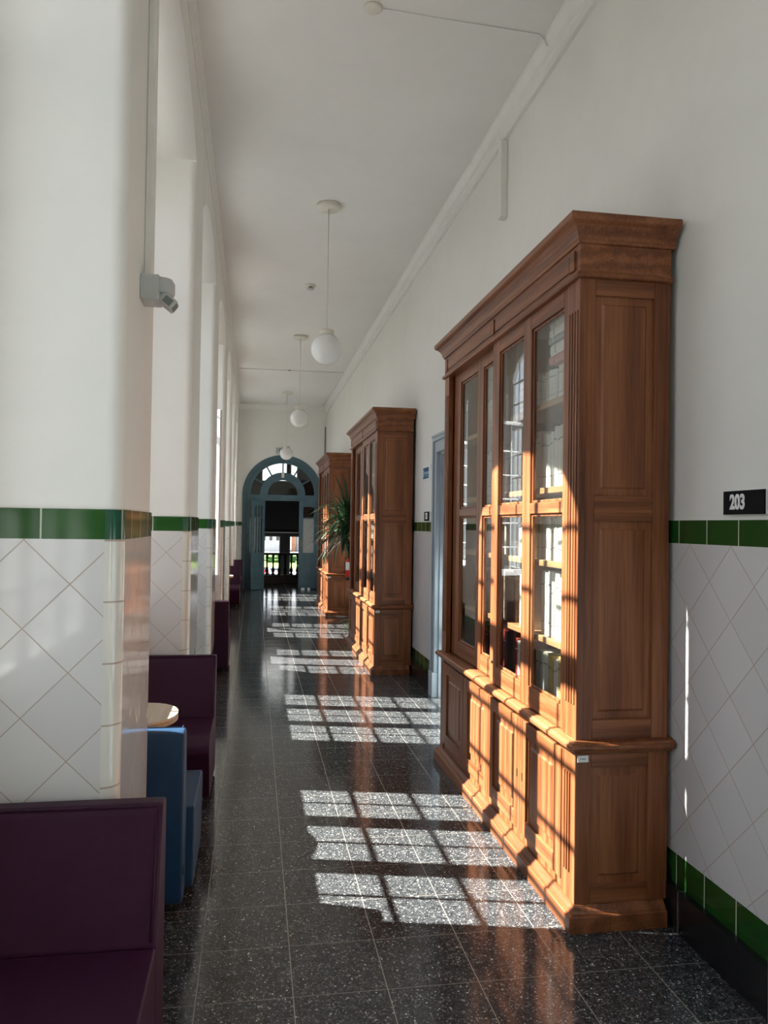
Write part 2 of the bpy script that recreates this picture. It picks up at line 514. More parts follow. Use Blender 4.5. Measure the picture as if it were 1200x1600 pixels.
# cornices
bm = new_bm()
prof = [(XR, 4.03), (XR-.018, 4.03), (XR-.022, 4.05), (XR-.035, 4.06), (XR-.04, 4.10), (XR-.07, 4.135), (XR-.07, ZC), (XR, ZC)]
prism(bm, prof, 'y', Y0, Y1)
struct('trim_%d' % tn, bm, M['trimw'], 'white moulded cornice along the right wall', 'cornice'); tn += 1
bm = new_bm()
prism(bm, [(Y1, 4.03), (Y1-.02, 4.03), (Y1-.03, 4.06), (Y1-.06, 4.13), (Y1-.06, ZC), (Y1, ZC)], 'x', XL, XR)
struct('trim_%d' % tn, bm, M['trimw'], 'white moulded cornice over the end wall', 'cornice'); tn += 1
bm = new_bm()
prism(bm, [(XL, 4.11), (XL+.006, 4.11), (XL+.016, 4.135), (XL+.04, ZC-.006), (XL+.04, ZC), (XL, ZC)], 'y', Y0, Y1)
struct('trim_%d' % tn, bm, M['trimw'], 'white cove moulding above the arcade', 'cornice'); tn += 1

# ------------------------------------------------------------------ windows: three casements under an arched fanlight
LIGHTS = [(-.722, -.325), (-.195, .195), (.325, .715)]     # clear glass, relative to the bay centre
ZG0, ZG1, ZF0 = .975, 2.70, 2.80
BARS = [1.2375 + .286*i for i in range(6)]
def sash_mesh(a, b, ox, oz):
    """casement frame and its bars; a..b is the clear glass"""
    bm = new_bm(); x0, x1 = XW-.03, XW+.02
    s = .045
    box(bm, x0, x1, a-s, a, ZG0-.075, ZG1+.04); box(bm, x0, x1, b, b+s, ZG0-.075, ZG1+.04)
    box(bm, x0, x1, a, b, ZG0-.075, ZG0); box(bm, x0, x1, a, b, ZG1, ZG1+.04)
    m = (a+b)/2
    box(bm, x0+.016, x1-.016, m-.009, m+.009, ZG0, ZG1)
    for z in BARS:
        if z < ZG1-.05:
            box(bm, x0+.016, x1-.016, a, m-.009, z-.009, z+.009); box(bm, x0+.016, x1-.016, m+.009, b, z-.009, z+.009)
    return bm
OPEN = {2: math.radians(66), 3: math.radians(40), 4: math.radians(36), 5: math.radians(66)}
def make_window(k, wn):
    c = BC + PER*k
    root = bpy.data.objects.new('window_%d' % wn, None); COL.objects.link(root); root.location = (XW, c, ZS); root['kind'] = 'structure'
    root['label'] = 'white arched casement window in bay %d of the arcade' % (k+3); root['category'] = 'window'
    bm = new_bm(); x0, x1 = XW-.04, XW+.01
    A = c
    box(bm, x0, x1, A-WH+.002, A-WH+.013, ZS, ZSP); box(bm, x0, x1, A+WH-.013, A+WH-.002, ZS, ZSP)
    box(bm, x0, x1, A-WH+.013, A+WH-.013, ZS, ZG0-.077)
    for y in (-.26, .26): box(bm, x0, x1, A+y-.018, A+y+.018, ZG0-.077, 3.60)
    box(bm, x0, x1, A-WH+.013, A-.278, ZG1+.042, ZF0); box(bm, x0, x1, A-.242, A+.242, ZG1+.042, ZF0); box(bm, x0, x1, A+.278, A+WH-.013, ZG1+.042, ZF0)
    # arched head
    o_, i_ = win_arc(WH-.002, ZSP, ZAP-.002), win_arc(WH-.055, ZSP-.02, ZAP-.06)
    prev = None
    for (y, z), (y2, z2) in zip(o_, i_):
        cur = [bm.verts.new((x, A+q, w)) for x in (x0, x1) for q, w in ((y, z), (y2, z2))]
        if prev:
            for q in ((0,1),(2,3),(0,2),(1,3)): bm.faces.new((prev[q[0]], prev[q[1]], cur[q[1]], cur[q[0]]))
        prev = cur
    for s, e in LIGHTS:                     # fanlight stiles and bars
        if s < -.5: box(bm, x0+.01, x1-.01, A-WH+.013, A+s, ZF0, ZSP)
        if e > .5: box(bm, x0+.01, x1-.01, A+e, A+WH-.013, ZF0, ZSP)
        m_ = (s+e)/2
        box(bm, x0+.018, x1-.018, A+m_-.01, A+m_+.01, ZF0, ZAP-.14 if abs(m_) > .3 else ZAP-.05)
        for z in (3.03, 3.30):
            box(bm, x0+.018, x1-.018, A+s, A+m_-.01, z-.011, z+.011); box(bm, x0+.018, x1-.018, A+m_+.01, A+e, z-.011, z+.011)
    obj('window_frame', bm, M['white'], root, bevel=.003)
    # fanlight pane
    bm = new_bm()
    pts = [(A-WH+.06, ZF0)] + [(A+y, z) for y, z in win_arc(WH-.06, ZSP, ZAP-.06)] + [(A+WH-.06, ZF0)]
    prism(bm, pts, 'x', XW-.017, XW-.013)
    obj('pane', bm, M['glass'], root)
    # inside sill board
    bm = new_bm(); box(bm, XW-.01, XW+.07, A-WH+.01, A+WH-.01, ZS-.025, ZS-.002)
    obj('window_sill', bm, M['white'], root, bevel=.004)
    for i, (s, e) in enumerate(LIGHTS):
        bm = sash_mesh(A+s, A+e, 0, 0)
        hy = A + e + .045 if i > 0 else A + s - .045
        sh = obj('sash', bm, M['white'], root, bevel=.003, origin=(XW, hy, ZG0))
        bm = new_bm(); box(bm, XW-.007, XW-.003, A+s-.003, A+e+.003, ZG0-.003, ZG1+.003)
        bmesh.ops.translate(bm, verts=bm.verts, vec=Vector((0,0,0)))
        pn = obj('pane', bm, M['glass'], None, origin=(XW, hy, ZG0)); pn.parent = sh; pn.location = (0,0,0)
        if i == 1 and k in OPEN:
            sh.rotation_euler = (0, 0, OPEN[k])
            bm = new_bm()
            box(bm, XW+.02, XW+.05, A+s-.025, A+s-.012, 1.72, 1.83)
            hd = obj('sash_handle', bm, M['steel'], None, origin=(XW, hy, ZG0), bevel=.003); hd.parent = sh; hd.location = (0,0,0)
    return root
for i, k in enumerate(BAYS): make_window(k, i+1)

# ------------------------------------------------------------------ bookcases
BX0, BXB = 1.19, 1.555                    # front plane and back of the upper case
YA, YB = 2.745, 4.84                      # near and far sides
SHELVES = [1.010, 1.338, 1.652, 2.022]    # tops of the shelves
YDIV = 3.70
def panel_side(bm, x0, x1, y, s, z0, z1, st_f, st_b, rails, panels):
    """framed side: stiles and rails flush, panels set back with a raised field.  s=-1: faces -Y"""
    t = .022
    ya, yb = (y, y+t) if s < 0 else (y-t, y)
    box(bm, x0, x0+st_f, ya, yb, z0, z1); box(bm, x1-st_b, x1, ya, yb, z0, z1)
    for a, b in rails: box(bm, x0+st_f, x1-st_b, ya, yb, a, b, 1)
def raised(bm, axis, s, pos, u0, u1, z0, z1, set_back=.012, margin=.03, field=.006):
    """raised field panel; axis 'y' -> lies in XZ facing s*Y, axis 'x' -> lies in YZ facing -X"""
    def P(u, z, d): return (u, pos - s*d, z) if axis == 'y' else (pos + d, u, z)
    ring = []
    for q, d in ((0, set_back), (margin, set_back), (margin+.008, set_back-field)):
        ring.append([bm.verts.new(P(u, z, d)) for u, z in ((u0+q, z0+q), (u1-q, z0+q), (u1-q, z1-q), (u0+q, z1-q))])
    bk = [bm.verts.new(P(u, z, set_back+.008)) for u, z in ((u0, z0), (u1, z0), (u1, z1), (u0, z1))]
    for A, B in ((bk, ring[0]), (ring[0], ring[1]), (ring[1], ring[2])):
        for i in range(4): bm.faces.new((A[i], A[(i+1) % 4], B[(i+1) % 4], B[i]))
    bm.faces.new(ring[2]); bm.faces.new(bk)
def moulding(bm, prof, ya, yb, xb):
    """profile (overhang, z) run round the front and both sides"""
    rows = []
    for d, z in prof:
        rows.append([bm.verts.new(p) for p in ((xb, ya-d, z), (BX0-d, ya-d, z), (BX0-d, yb+d, z), (xb, yb+d, z))])
    for A, B in zip(rows, rows[1:]):
        for i in range(3): bm.faces.new((A[i], A[i+1], B[i+1], B[i]))
    bm.faces.new(rows[0]); bm.faces.new(rows[-1])
    bm.faces.new([r[0] for r in rows]); bm.faces.new([r[3] for r in rows])

def make_bookcase():
    root = thing('bookcase', 'nearest oak bookcase, tall with glass doors, beside the 203 sign', 'bookcase', (1.36, (YA+YB)/2, 0), 'oak bookcases along the right wall')
    bv = .0025
    # plinth
    bm = new_bm(); prof = [(.037, 0), (.037, .058), (.033, .062), (.024, .065), (.019, .074), (.010, .083), (.006, .090)]
    moulding(bm, prof, YA-.005, YB+.005, 1.538)
    obj('plinth', bm, M['wy'], root, bevel=bv)
    # base cabinet
    bm = new_bm()
    box(bm, BX0+.02, BXB-.001, YA+.024, YB-.024, .089, .64)
    for y, s in ((YA-.004, -1), (YB+.004, 1)):
        panel_side(bm, BX0-.004, BXB, y, s, .089, .642, .062, .08, [(.089, .155), (.590, .642)], None)
    box(bm, BX0-.004, BX0+.02, YA+.018, 2.868, .089, .642); box(bm, BX0-.004, BX0+.02, 4.768, YB-.018, .089, .642)
    box(bm, BX0+.004, BX0+.02, 2.868, 4.768, .089, .125); box(bm, BX0+.004, BX0+.02, 2.868, 4.768, .628, .642)
    for y0 in (2.785, 2.808, 2.831):      # fluting of the end pilaster
        box(bm, BX0-.010, BX0-.003, y0, y0+.012, .19, .56)
    obj('base_cabinet', bm, [M['wz'], M['wx']], root, bevel=bv)
    bm = new_bm()
    raised(bm, 'y', -1, YA-.004, BX0+.058, BXB-.08, .155, .59)
    obj('side_panel', bm, M['wz'], root)
    # four cabinet doors
    w = (4.768-2.868)/4
    for i in range(4):
        a, b = 2.868 + w*i + .003, 2.868 + w*(i+1) - .003
        bm = new_bm(); x0, x1 = BX0-.006, BX0+.017
        st = .072
        box(bm, x0, x1, a, a+st, .127, .626); box(bm, x0, x1, b-st, b, .127, .626)
        box(bm, x0, x1, a+st, b-st, .127, .195, 1); box(bm, x0, x1, a+st, b-st, .565, .626, 1)
        d = obj('cabinet_door', bm, [M['wz'], M['wy']], root, bevel=bv)
        bm = new_bm(); raised(bm, 'x', -1, x0, a+st-.002, b-st+.002, .193, .567, .012, .035)
        obj('door_panel', bm, M['wz'], d)
        bm = new_bm(); yk = b-.03 if i % 2 == 0 else a+.03
        box(bm, x0-.002, x0+.001, yk-.006, yk+.006, .36, .395)
        obj('keyhole_plate', bm, M['brass'], d)
    # waist moulding
    bm = new_bm(); moulding(bm, [(.002, .640), (.009, .645), (.012, .653), (.025, .656), (.033, .661), (.036, .667), (.036, .678), (.030, .681), (.026, .687), (.010, .690), (.004, .692)], YA, YB, 1.572)
    obj('waist_moulding', bm, M['wy'], root, bevel=.001)
    # upper carcass: sides, top, bottom, back
    for y, s in ((YA, -1), (YB, 1)):
        bm = new_bm()
        panel_side(bm, BX0, BXB, y, s, .691, 2.43, .062, .066, [(.691, .765), (1.507, 1.60), (2.355, 2.43)], None)
        obj('side_frame', bm, [M['wz'], M['wx']], root, bevel=bv)
    for z0, z1 in ((.765, 1.507), (1.60, 2.355)):
        bm = new_bm(); raised(bm, 'y', -1, YA, BX0+.06, BXB-.064, z0-.002, z1+.002)
        obj('side_panel', bm, M['wz'], root)
    bm = new_bm(); raised(bm, 'y', 1, YB, BX0+.06, BXB-.064, .763, 2.357)
    obj('side_panel', bm, M['wz'], root)
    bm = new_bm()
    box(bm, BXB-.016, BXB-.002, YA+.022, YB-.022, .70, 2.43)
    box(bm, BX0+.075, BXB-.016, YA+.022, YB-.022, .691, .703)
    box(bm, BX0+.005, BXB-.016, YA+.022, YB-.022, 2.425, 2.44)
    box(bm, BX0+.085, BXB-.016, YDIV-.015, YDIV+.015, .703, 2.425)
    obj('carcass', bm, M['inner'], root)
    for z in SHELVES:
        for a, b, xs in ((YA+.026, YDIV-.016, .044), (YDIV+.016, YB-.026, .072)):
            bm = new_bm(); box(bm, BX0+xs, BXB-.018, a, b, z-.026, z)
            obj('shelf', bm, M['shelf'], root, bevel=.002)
    # fluted pilasters
    for a, b in ((YA, 2.868), (4.735, YB)):
        bm = new_bm(); box(bm, BX0-.0015, BX0+.028, a+(0 if b > 3 else -.0012), b+(.0012 if b > 3 else 0), .692, 2.428)
        n = 4 if b < 3 else 3; st = (b-a)/(n+1)
        for i in range(n):
            y = a + st*(i+.62); box(bm, BX0-.006, BX0+.002, y, y+st*.55, .82, 2.30)
        obj('pilaster', bm, M['wz'], root, bevel=.002)
    # sliding glazed doors
    for k, (a, b, xf) in enumerate(((2.86, 3.84, BX0+.004), (3.80, 4.745, BX0+.036))):
        bm = new_bm(); x0, x1 = xf, xf+.028
        if k == 0: st = ((a, 2.912), (3.278, 3.378), (3.735, b))
        else: st = ((a, 3.875), (4.115, 4.225), (4.59, b))
        for u, v in st: box(bm, x0, x1, u, v, .696, 2.424)
        for (u0, u1), (v0, v1) in zip(st, st[1:]):
            for z0, z1 in ((.696, .785), (1.538, 1.585), (2.352, 2.424)): box(bm, x0, x1, u1, v0, z0, z1, 1)
            for z0, z1 in ((.785, 1.538), (1.585, 2.352)):          # glazing beads
                for ya, yb in ((u1, u1+.012), (v0-.012, v0)): box(bm, x0+.009, x0+.02, ya, yb, z0, z1)
                for za, zb in ((z0, z0+.012), (z1-.012, z1)): box(bm, x0+.009, x0+.02, u1+.012, v0-.012, za, zb)
        d = obj('glass_door', bm, [M['wz'], M['wy']], root, bevel=.003)
        for (u0, u1), (v0, v1) in zip(st, st[1:]):
            for z0, z1 in ((.785, 1.538), (1.585, 2.352)):
                bm = new_bm(); box(bm, x0+.013, x0+.016, u1+.011, v0-.011, z0+.011, z1-.011)
                obj('pane', bm, M['cglass'], d)
        bm = new_bm(); yk = b-.045 if k == 0 else a+.04
        lathe(bm, [(0, 0), (.008, 0), (.009, .004), (.005, .007), (0, .007)], 0, 0, 12)
        bmesh.ops.rotate(bm, verts=bm.verts, cent=(0,0,0), matrix=Matrix.Rotation(-PI/2, 3, 'Y'))
        bmesh.ops.translate(bm, verts=bm.verts, vec=(x0+.001, yk, .80))
        obj('lock', bm, M['dark'], d)
    # frieze and cornice
    bm = new_bm()
    moulding(bm, [(.0, 2.415), (.015, 2.418), (.020, 2.428), (.012, 2.438), (.003, 2.443), (.003, 2.545)], YA, YB, BXB)
    for yc in (YA+.06, (YA+YB)/2+.02, YB-.06):
        box(bm, BX0-.012, BX0-.003, yc-.022, yc+.022, 2.455, 2.53)
    ends = [YA+.095, (YA+YB)/2-.015, (YA+YB)/2+.055, YB-.095]
    for a, b in ((ends[0], ends[1]), (ends[2], ends[3])):
        box(bm, BX0-.008, BX0-.002, a, b, 2.462, 2.524)
    obj('frieze', bm, M['wy'], root, bevel=.002)
    bm = new_bm()
    moulding(bm, [(.003, 2.545), (.010, 2.548), (.013, 2.556), (.018, 2.562), (.020, 2.574), (.028, 2.590), (.042, 2.606), (.056, 2.614), (.060, 2.618), (.062, 2.640), (.058, 2.644)], YA, YB, BXB+.012)
    obj('cornice', bm, M['wy'], root, bevel=.001)
    # little card on the side
    bm = new_bm(); box(bm, BX0+.004, BX0+.046, YA-.0075, YA-.0045, .612, .636)
    c = obj('label_card', bm, M['paper'], root); c['label'] = 'small white card'
    bm = new_bm(); box(bm, BX0+.014, BX0+.017, YA-.0080, YA-.0070, .621, .628)
    for i in range(3): box(bm, BX0+.020+.005*i, BX0+.024+.005*i, YA-.0080, YA-.0070, .622, .627)
    obj('card_lettering', bm, M['ink'], c)
    return root
DY2, DY3 = 4.88, 9.87
case1 = make_bookcase()
L0 = case1.location.copy()
case2 = dup(case1, L0 + Vector((0, DY2, 0)), 'middle oak bookcase, second along the wall, just past the grey door')
case3 = dup(case1, L0 + Vector((0, DY3, 0)), 'farthest oak bookcase, behind the big green plant and fire extinguisher')

# ------------------------------------------------------------------ books
BC_MAT = {}
def cover(c, name):
    if name not in BC_MAT: BC_MAT[name] = plain('cover_' + name, c, .55, .10, 20)
    return BC_MAT[name]
COVERS = {'cream': (.62,.57,.46), 'white': (.72,.70,.65), 'grey': (.30,.32,.33), 'red': (.28,.035,.02), 'brown': (.17,.07,.035), 'yellow': (.55,.42,.16), 'blue': (.06,.12,.22), 'pink': (.55,.16,.15), 'green': (.10,.20,.10)}
for n, c in COVERS.items(): cover(c, n)
BOOK_MESH = {}
def book_mesh(col, var):
    key = (col, var)
    if key in BOOK_MESH: return BOOK_MESH[key]
    rnd = random.Random(hash(str(key)) % 1000 if False else sum(map(ord, col))*7 + var)
    th = (.022, .030, .040)[var]; h = (.235, .25, .262)[var]; d = .17
    bm = new_bm(); t = .0025
    # rounded spine at x=0, boards running back along +x, pages inside
    pts = [(.006, 0)] + [(.006*(1-sin(PI*k/6)), th*(.5-.5*cos(PI*k/6))) for k in range(1, 6)] + [(.006, th)] + [(d, th), (d, th-t), (.010, th-t), (.010, t), (d, t), (d, 0)]
    prism(bm, pts, 'z', 0, h)
    box(bm, .0105, d-.006, t, th-t, .004, h-.004, 1)
    for q in ((.78, .80), (.20, .215)):       # raised bands across the spine
        box(bm, -.0012, .004, th*.16, th*.84, h*q[0], h*q[1], 2)
    bmesh.ops.recalc_face_normals(bm, faces=bm.faces)
    me = bpy.data.meshes.new('book'); bm.to_mesh(me); bm.free()
    for m in (BC_MAT[col], M['paper'], M['ink'] if col in ('cream', 'white', 'yellow', 'pink') else M['paper']): me.materials.append(m)
    BOOK_MESH[key] = me
    return me
def put_book(x, y, z, col, var, label, group, lean=0, scale=1.0):
    o = bpy.data.objects.new('book', book_mesh(col, var)); COL.objects.link(o)
    o.location = (x, y, z); o.scale = (1, 1, scale)
    o.rotation_euler = (lean, 0, 0)
    return tag(o, label, 'book', group)
THK = (.022, .030, .040)
ORD = {0: 'bottom shelf', 1: 'fourth shelf down', 2: 'third shelf down', 3: 'second shelf down', 4: 'top shelf'}
rb = random.Random(11)
def row(dy, case, si, y0, y1, cols, where, hs=1.0, jit=.012):
    z = (.703, *SHELVES)[si] + .0005
    y = y0
    while True:
        col = rb.choice(cols); var = rb.randrange(3)
        if y + THK[var] > y1: break
        sc = hs*(1 + rb.uniform(-.06, .04)); 
        put_book((1.258 if y < YDIV else 1.284) + rb.uniform(-.5, .5)*jit, y + dy, z, col, var,
                 '%s book upright on the %s%s of the %s bookcase' % (col, ORD[si], where, case),
                 '%s books, %s%s, %s bookcase' % (col, ORD[si], where, case), scale=sc)
        y += THK[var] + rb.uniform(.0004, .002)
W = ['white', 'white', 'cream']
# nearest case, right-hand doors (near half) and left-hand doors (far half)
row(0, 'nearest', 4, 2.80, 3.38, W, ' at the near end', .57); row(0, 'nearest', 4, 3.46, 3.64, ['cream', 'white'], ' at the near end', .60)
row(0, 'nearest', 3, 2.80, 3.58, W, ' at the near end', .98)
row(0, 'nearest', 2, 2.80, 3.36, W, ' at the near end', 1.02); row(0, 'nearest', 2, 3.44, 3.64, W, ' at the near end', .95)
row(0, 'nearest', 1, 2.80, 3.34, ['white'], ' at the near end', 1.08); row(0, 'nearest', 1, 3.42, 3.62, ['white', 'cream'], ' at the near end', 1.05)
row(0, 'nearest', 0, 2.80, 3.36, ['cream', 'cream', 'yellow', 'white'], ' at the near end', .92); row(0, 'nearest', 0, 3.44, 3.64, ['cream', 'brown', 'red', 'white'], ' at the near end', .95)
row(0, 'nearest', 4, 3.86, 4.34, ['cream', 'white'], ' at the far end', .62)
row(0, 'nearest', 3, 3.80, 4.36, W, ' at the far end', .9)
row(0, 'nearest', 2, 3.84, 4.30, W, ' at the far end', .9)
row(0, 'nearest', 1, 3.84, 4.32, ['white', 'grey', 'cream'], ' at the far end', .95)
row(0, 'nearest', 0, 3.84, 4.40, ['red', 'red', 'grey', 'brown'], ' at the far end', 1.0)
# flat pile on top of the top row, near end
zz = SHELVES[3] + .262*.57*1.045 + .002
for col, var, nm in (('pink', 1, 'pink book lying flat at the bottom of the pile on the top shelf'), ('white', 2, 'thick white book lying flat just above the pink one, top shelf'),
                     ('grey', 0, 'thin grey book lying flat in the middle of the pile, top shelf'), ('white', 1, 'white book lying flat above the thin grey one, top shelf'), ('cream', 0, 'cream book lying flat on the very top of the pile, top shelf')):
    o = bpy.data.objects.new('book', book_mesh(col, var)); COL.objects.link(o)
    o.location = (1.252 + rb.uniform(-.008, .008), 3.21, zz); o.rotation_euler = (PI/2, 0, 0); o.scale = (1, 1.25, 1.05)
    tag(o, nm, 'book'); zz += THK[var]*1.25 + .001
# middle case: a coloured run behind the near doors
MIX = ['cream', 'brown', 'red', 'white', 'grey', 'yellow', 'blue', 'green']
for si in range(5):
    row(DY2, 'middle', si, 2.80, 3.10, MIX if si != 2 else ['white', 'cream'], '', .92)
row(DY2, 'middle', 1, 3.30, 3.56, ['brown', 'cream', 'red'], ' toward the centre', .95)
row(DY2, 'middle', 2, 3.30, 3.56, ['white', 'cream'], ' toward the centre', .9)
for si in (1, 2, 3):
    row(DY3, 'farthest', si, 2.80, 3.05, ['white', 'cream', 'brown'], '', .95)

# ------------------------------------------------------------------ seats
def rounded(pts, r, n=5):
    """round the corners of a closed outline; r may be one radius per corner"""
    out = []
    m = len(pts)
    for i, p in enumerate(pts):
        rr = r[i] if isinstance(r, (list, tuple)) else r
        a, b, c = Vector(pts[i-1]), Vector(p), Vector(pts[(i+1) % m])
        u, v = (a-b), (c-b)
        rr = min(rr, u.length*.48, v.length*.48)
        if rr < 1e-4: out.append(tuple(b)); continue
        p0, p1 = b + u.normalized()*rr, b + v.normalized()*rr
        for k in range(n+1):
            t = k/n; out.append(tuple((1-t)**2*p0 + 2*t*(1-t)*b + t*t*p1))
    return out
XS0, XS1 = -.805, -.235
def make_bench(yr, s, label, mat, xs=XS1):
    """upholstered one-seater; yr = plane of its back, s = direction it faces along Y"""
    root = thing('bench_seat', label, 'seat', ((XS0+XS1)/2, yr + s*.35, 0), None)
    T = lambda pts: [(yr + s*t, z) for t, z in pts]
    if mat is M['purple']:
        back = [(.0, .03), (.0, .695), (.085, .70), (.205, .37), (.16, .03)]
        seat = [(.165, .035), (.207, .372), (.60, .362), (.70, .33), (.60, .035)]
        rb_, rs_ = [.01, .02, .025, .01, .01], [.01, .012, .06, .09, .05]
    else:
        back = [(.012, .03), (.0, .60), (.012, .685), (.105, .68), (.165, .335), (.14, .03)]
        seat = [(.145, .035), (.168, .345), (.60, .36), (.70, .32), (.63, .035)]
        rb_, rs_ = [.02, .05, .03, .025, .01, .01], [.01, .012, .05, .07, .06]
    x1 = xs
    bm = new_bm(); prism(bm, rounded(T(back), rb_), 'x', XS0, x1)
    obj('backrest', bm, mat, root, bevel=.012, seg=3)
    bm = new_bm(); prism(bm, rounded(T(seat), rs_), 'x', XS0, x1 if mat is M['purple'] else x1 + .03)
    obj('seat', bm, mat, root, bevel=.012, seg=3)
    bm = new_bm()                          # seam piping along the open side of the back
    tube(bm, [(x1-.013, yr + s*.088, .688), (x1-.013, yr + s*.21, .385)], .003, 6, 0)
    tube(bm, [(XS0+.02, yr + s*.0865, .697) if mat is M['purple'] else (XS0+.02, yr+s*.107, .677), (x1-.015, yr + s*.0865, .697) if mat is M['purple'] else (x1-.015, yr+s*.107, .677)], .003, 6, 0)
    obj('piping', bm, mat, root)
    for fx in (XS0+.06, x1-.06):
        for t in (.07, .50):
            bm = new_bm(); lathe(bm, [(0, 0), (.022, 0), (.022, .04), (0, .04)], fx, yr + s*t, 16)
            obj('foot', bm, M['dark'], root)
    if mat is M['blue']:
        bm = new_bm(); box(bm, x1-.004, x1+.003, yr + s*.018, yr + s*.030, .14, .175)
        obj('fabric_tag', bm, M['dark'], root)
    return root
make_bench(PF-.012, -1, 'purple leatherette bench seat in the bottom foreground, facing the viewer', M['purple'])
make_bench(PF+PWID+.045, 1, 'blue leatherette chair seen from behind, back toward the tiled pier', M['blue'], -.247)
make_bench(PF+PER-.012, -1, 'purple bench seat behind the blue chair and the near round-ended table', M['purple'], -.207)
make_bench(PF+2*PER+PWID+.03, 1, 'narrow purple seat turned away, beside the third pier', M['purple'])
make_bench(PF+5*PER-.012, -1, 'purple bench seat behind the far round-ended table', M['purple'])
make_bench(PF+6*PER-.012, -1, 'farthest purple bench seat, only its top showing, near the arched doorway', M['purple'])

def make_table(yc, label):
    root = thing('cafe_table', label, 'table', (-.58, yc, 0), 'round-ended tables between the seats')
    x0, xt, hw = -.80, -.338, .21
    pts = [(x0, yc-hw), (xt-.20, yc-hw)]
    for k in range(1, 16):
        t = -PI/2 + PI*k/16; pts.append((xt-.20 + .20*cos(t)**.8 if cos(t) > 0 else xt-.2, yc + hw*sin(t)))
    pts += [(xt-.20, yc+hw), (x0, yc+hw)]
    bm = new_bm(); prism(bm, pts, 'z', .578, .588)
    obj('tabletop', bm, M['birch'], root)
    bm = new_bm(); prism(bm, pts, 'z', .556, .578)
    obj('tabletop_edge', bm, M['edge'], root)
    bm = new_bm(); lathe(bm, [(0, .02), (.028, .02), (.028, .556), (0, .556)], -.58, yc, 20)
    obj('pedestal', bm, M['metalw'], root)
    bm = new_bm(); lathe(bm, [(0, 0), (.19, 0), (.19, .008), (.06, .02), (0, .02)], -.58, yc, 32)
    obj('table_base', bm, M['metalw'], root)
    return root
make_table(3.785, 'round-ended birch table between the blue chair and a purple seat')
make_table(13.55, 'small far round-ended table in front of a purple seat, pale edge catching light')

# ------------------------------------------------------------------ pendant lamps and ceiling fittings
def make_lamp(x, y, zg, label):
    root = thing('pendant_lamp', label, 'lamp', (x, y, ZC), 'white globe pendants along the corridor')
    bm = new_bm(); lathe(bm, [(0, ZC-.038), (.095, ZC-.038), (.103, ZC-.030), (.103, ZC-.0), (0, ZC)], x, y, 40)
    obj('ceiling_rose', bm, M['cream'], root)
    bm = new_bm(); tube(bm, [(x, y, ZC-.036), (x, y, zg+.155)], .0045, 8)
    obj('cord', bm, M['cream'], root)
    bm = new_bm(); lathe(bm, [(0, zg+.158), (.058, zg+.158), (.062, zg+.152), (.062, zg+.120), (.050, zg+.116), (0, zg+.116)], x, y, 32)
    obj('lamp_collar', bm, M['cream'], root)
    bm = new_bm(); r = .131
    lathe(bm, [(r*sin(PI*k/24) if 0 < k < 24 else 0, zg - r*cos(PI*k/24)) for k in range(25)], x, y, 40)
    obj('globe_shade', bm, M['opal'], root)
    return root
make_lamp(.572, 6.49, 2.945, 'nearest and largest white globe pendant lamp')
make_lamp(.608, 11.13, 2.985, 'second white globe pendant lamp, halfway down the corridor')
make_lamp(.620, 15.97, 2.91, 'farthest white globe pendant lamp, in front of the arched doorway')
bm = new_bm(); lathe(bm, [(0, ZC-.016), (.040, ZC-.016), (.048, ZC-.010), (.048, ZC), (0, ZC)], .561, 3.95, 32)
tag(obj('ceiling_cover', bm, M['cream']), 'round cream cover plate on the ceiling, cable running off it', 'ceiling fitting')
bm = new_bm(); tube(bm, [(.605, 3.952, ZC-.004), (1.0, 3.975, ZC-.004), (1.48, 4.0, ZC-.005), (1.505, 4.004, ZC-.03), (1.53, 4.005, ZC-.06)], .004, 8)
tag(obj('cable', bm, M['trimw']), 'thin painted cable across the ceiling from the round cover plate', 'cable')
bm = new_bm(); tube(bm, [(XL+.08, 13.66, ZC-.004), (.55, 13.64, ZC-.004), (1.50, 13.62, ZC-.004)], .005, 8)
cb = tag(obj('cable', bm, M['greypl']), 'thin cable crossing the ceiling far down the corridor', 'cable')
bm = new_bm(); box(bm, .54, .58, 13.62, 13.66, ZC-.014, ZC)
j = obj('junction', bm, M['greyp2'], cb)
sd = thing('smoke_detector', 'small round smoke detector on the ceiling', 'smoke detector', (.575, 8.72, ZC))
bm = new_bm(); lathe(bm, [(0, ZC-.018), (.052, ZC-.018), (.058, ZC-.008), (.058, ZC), (0, ZC)], .575, 8.72, 28)
obj('detector_base', bm, M['cream'], sd)
bm = new_bm(); lathe(bm, [(0, ZC-.040), (.018, ZC-.040), (.018, ZC-.018), (0, ZC-.018)], .575, 8.72, 16)
obj('detector_neck', bm, M['greyp2'], sd)
bm = new_bm(); lathe(bm, [(0, ZC-.048), (.040, ZC-.048), (.040, ZC-.040), (0, ZC-.040)], .575, 8.72, 24)
obj('detector_disc', bm, M['greypl'], sd)
# cable duct on the right wall
bm = new_bm(); box(bm, XR-.024, XR, Y0, Y1-.03, 4.000, 4.028)
struct('trim_%d' % tn, bm, M['trimw'], 'square cable duct running under the cornice', 'cable duct'); tn += 1
bm = new_bm(); box(bm, XR-.045, XR-.001, 4.83, 4.895, 3.49, 3.998)
tag(obj('cable_duct', bm, M['trimw'], bevel=.003), 'short white upright cable duct on the wall above the nearest bookcase', 'cable duct')
# thin wall conduit in the far corner
bm = new_bm(); box(bm, 1.545, 1.57, Y1-.02, Y1, 2.0, 3.70)
tag(obj('corner_pipe', bm, M['greyp2']), 'thin dark pipe in the far corner by the end wall', 'pipe')

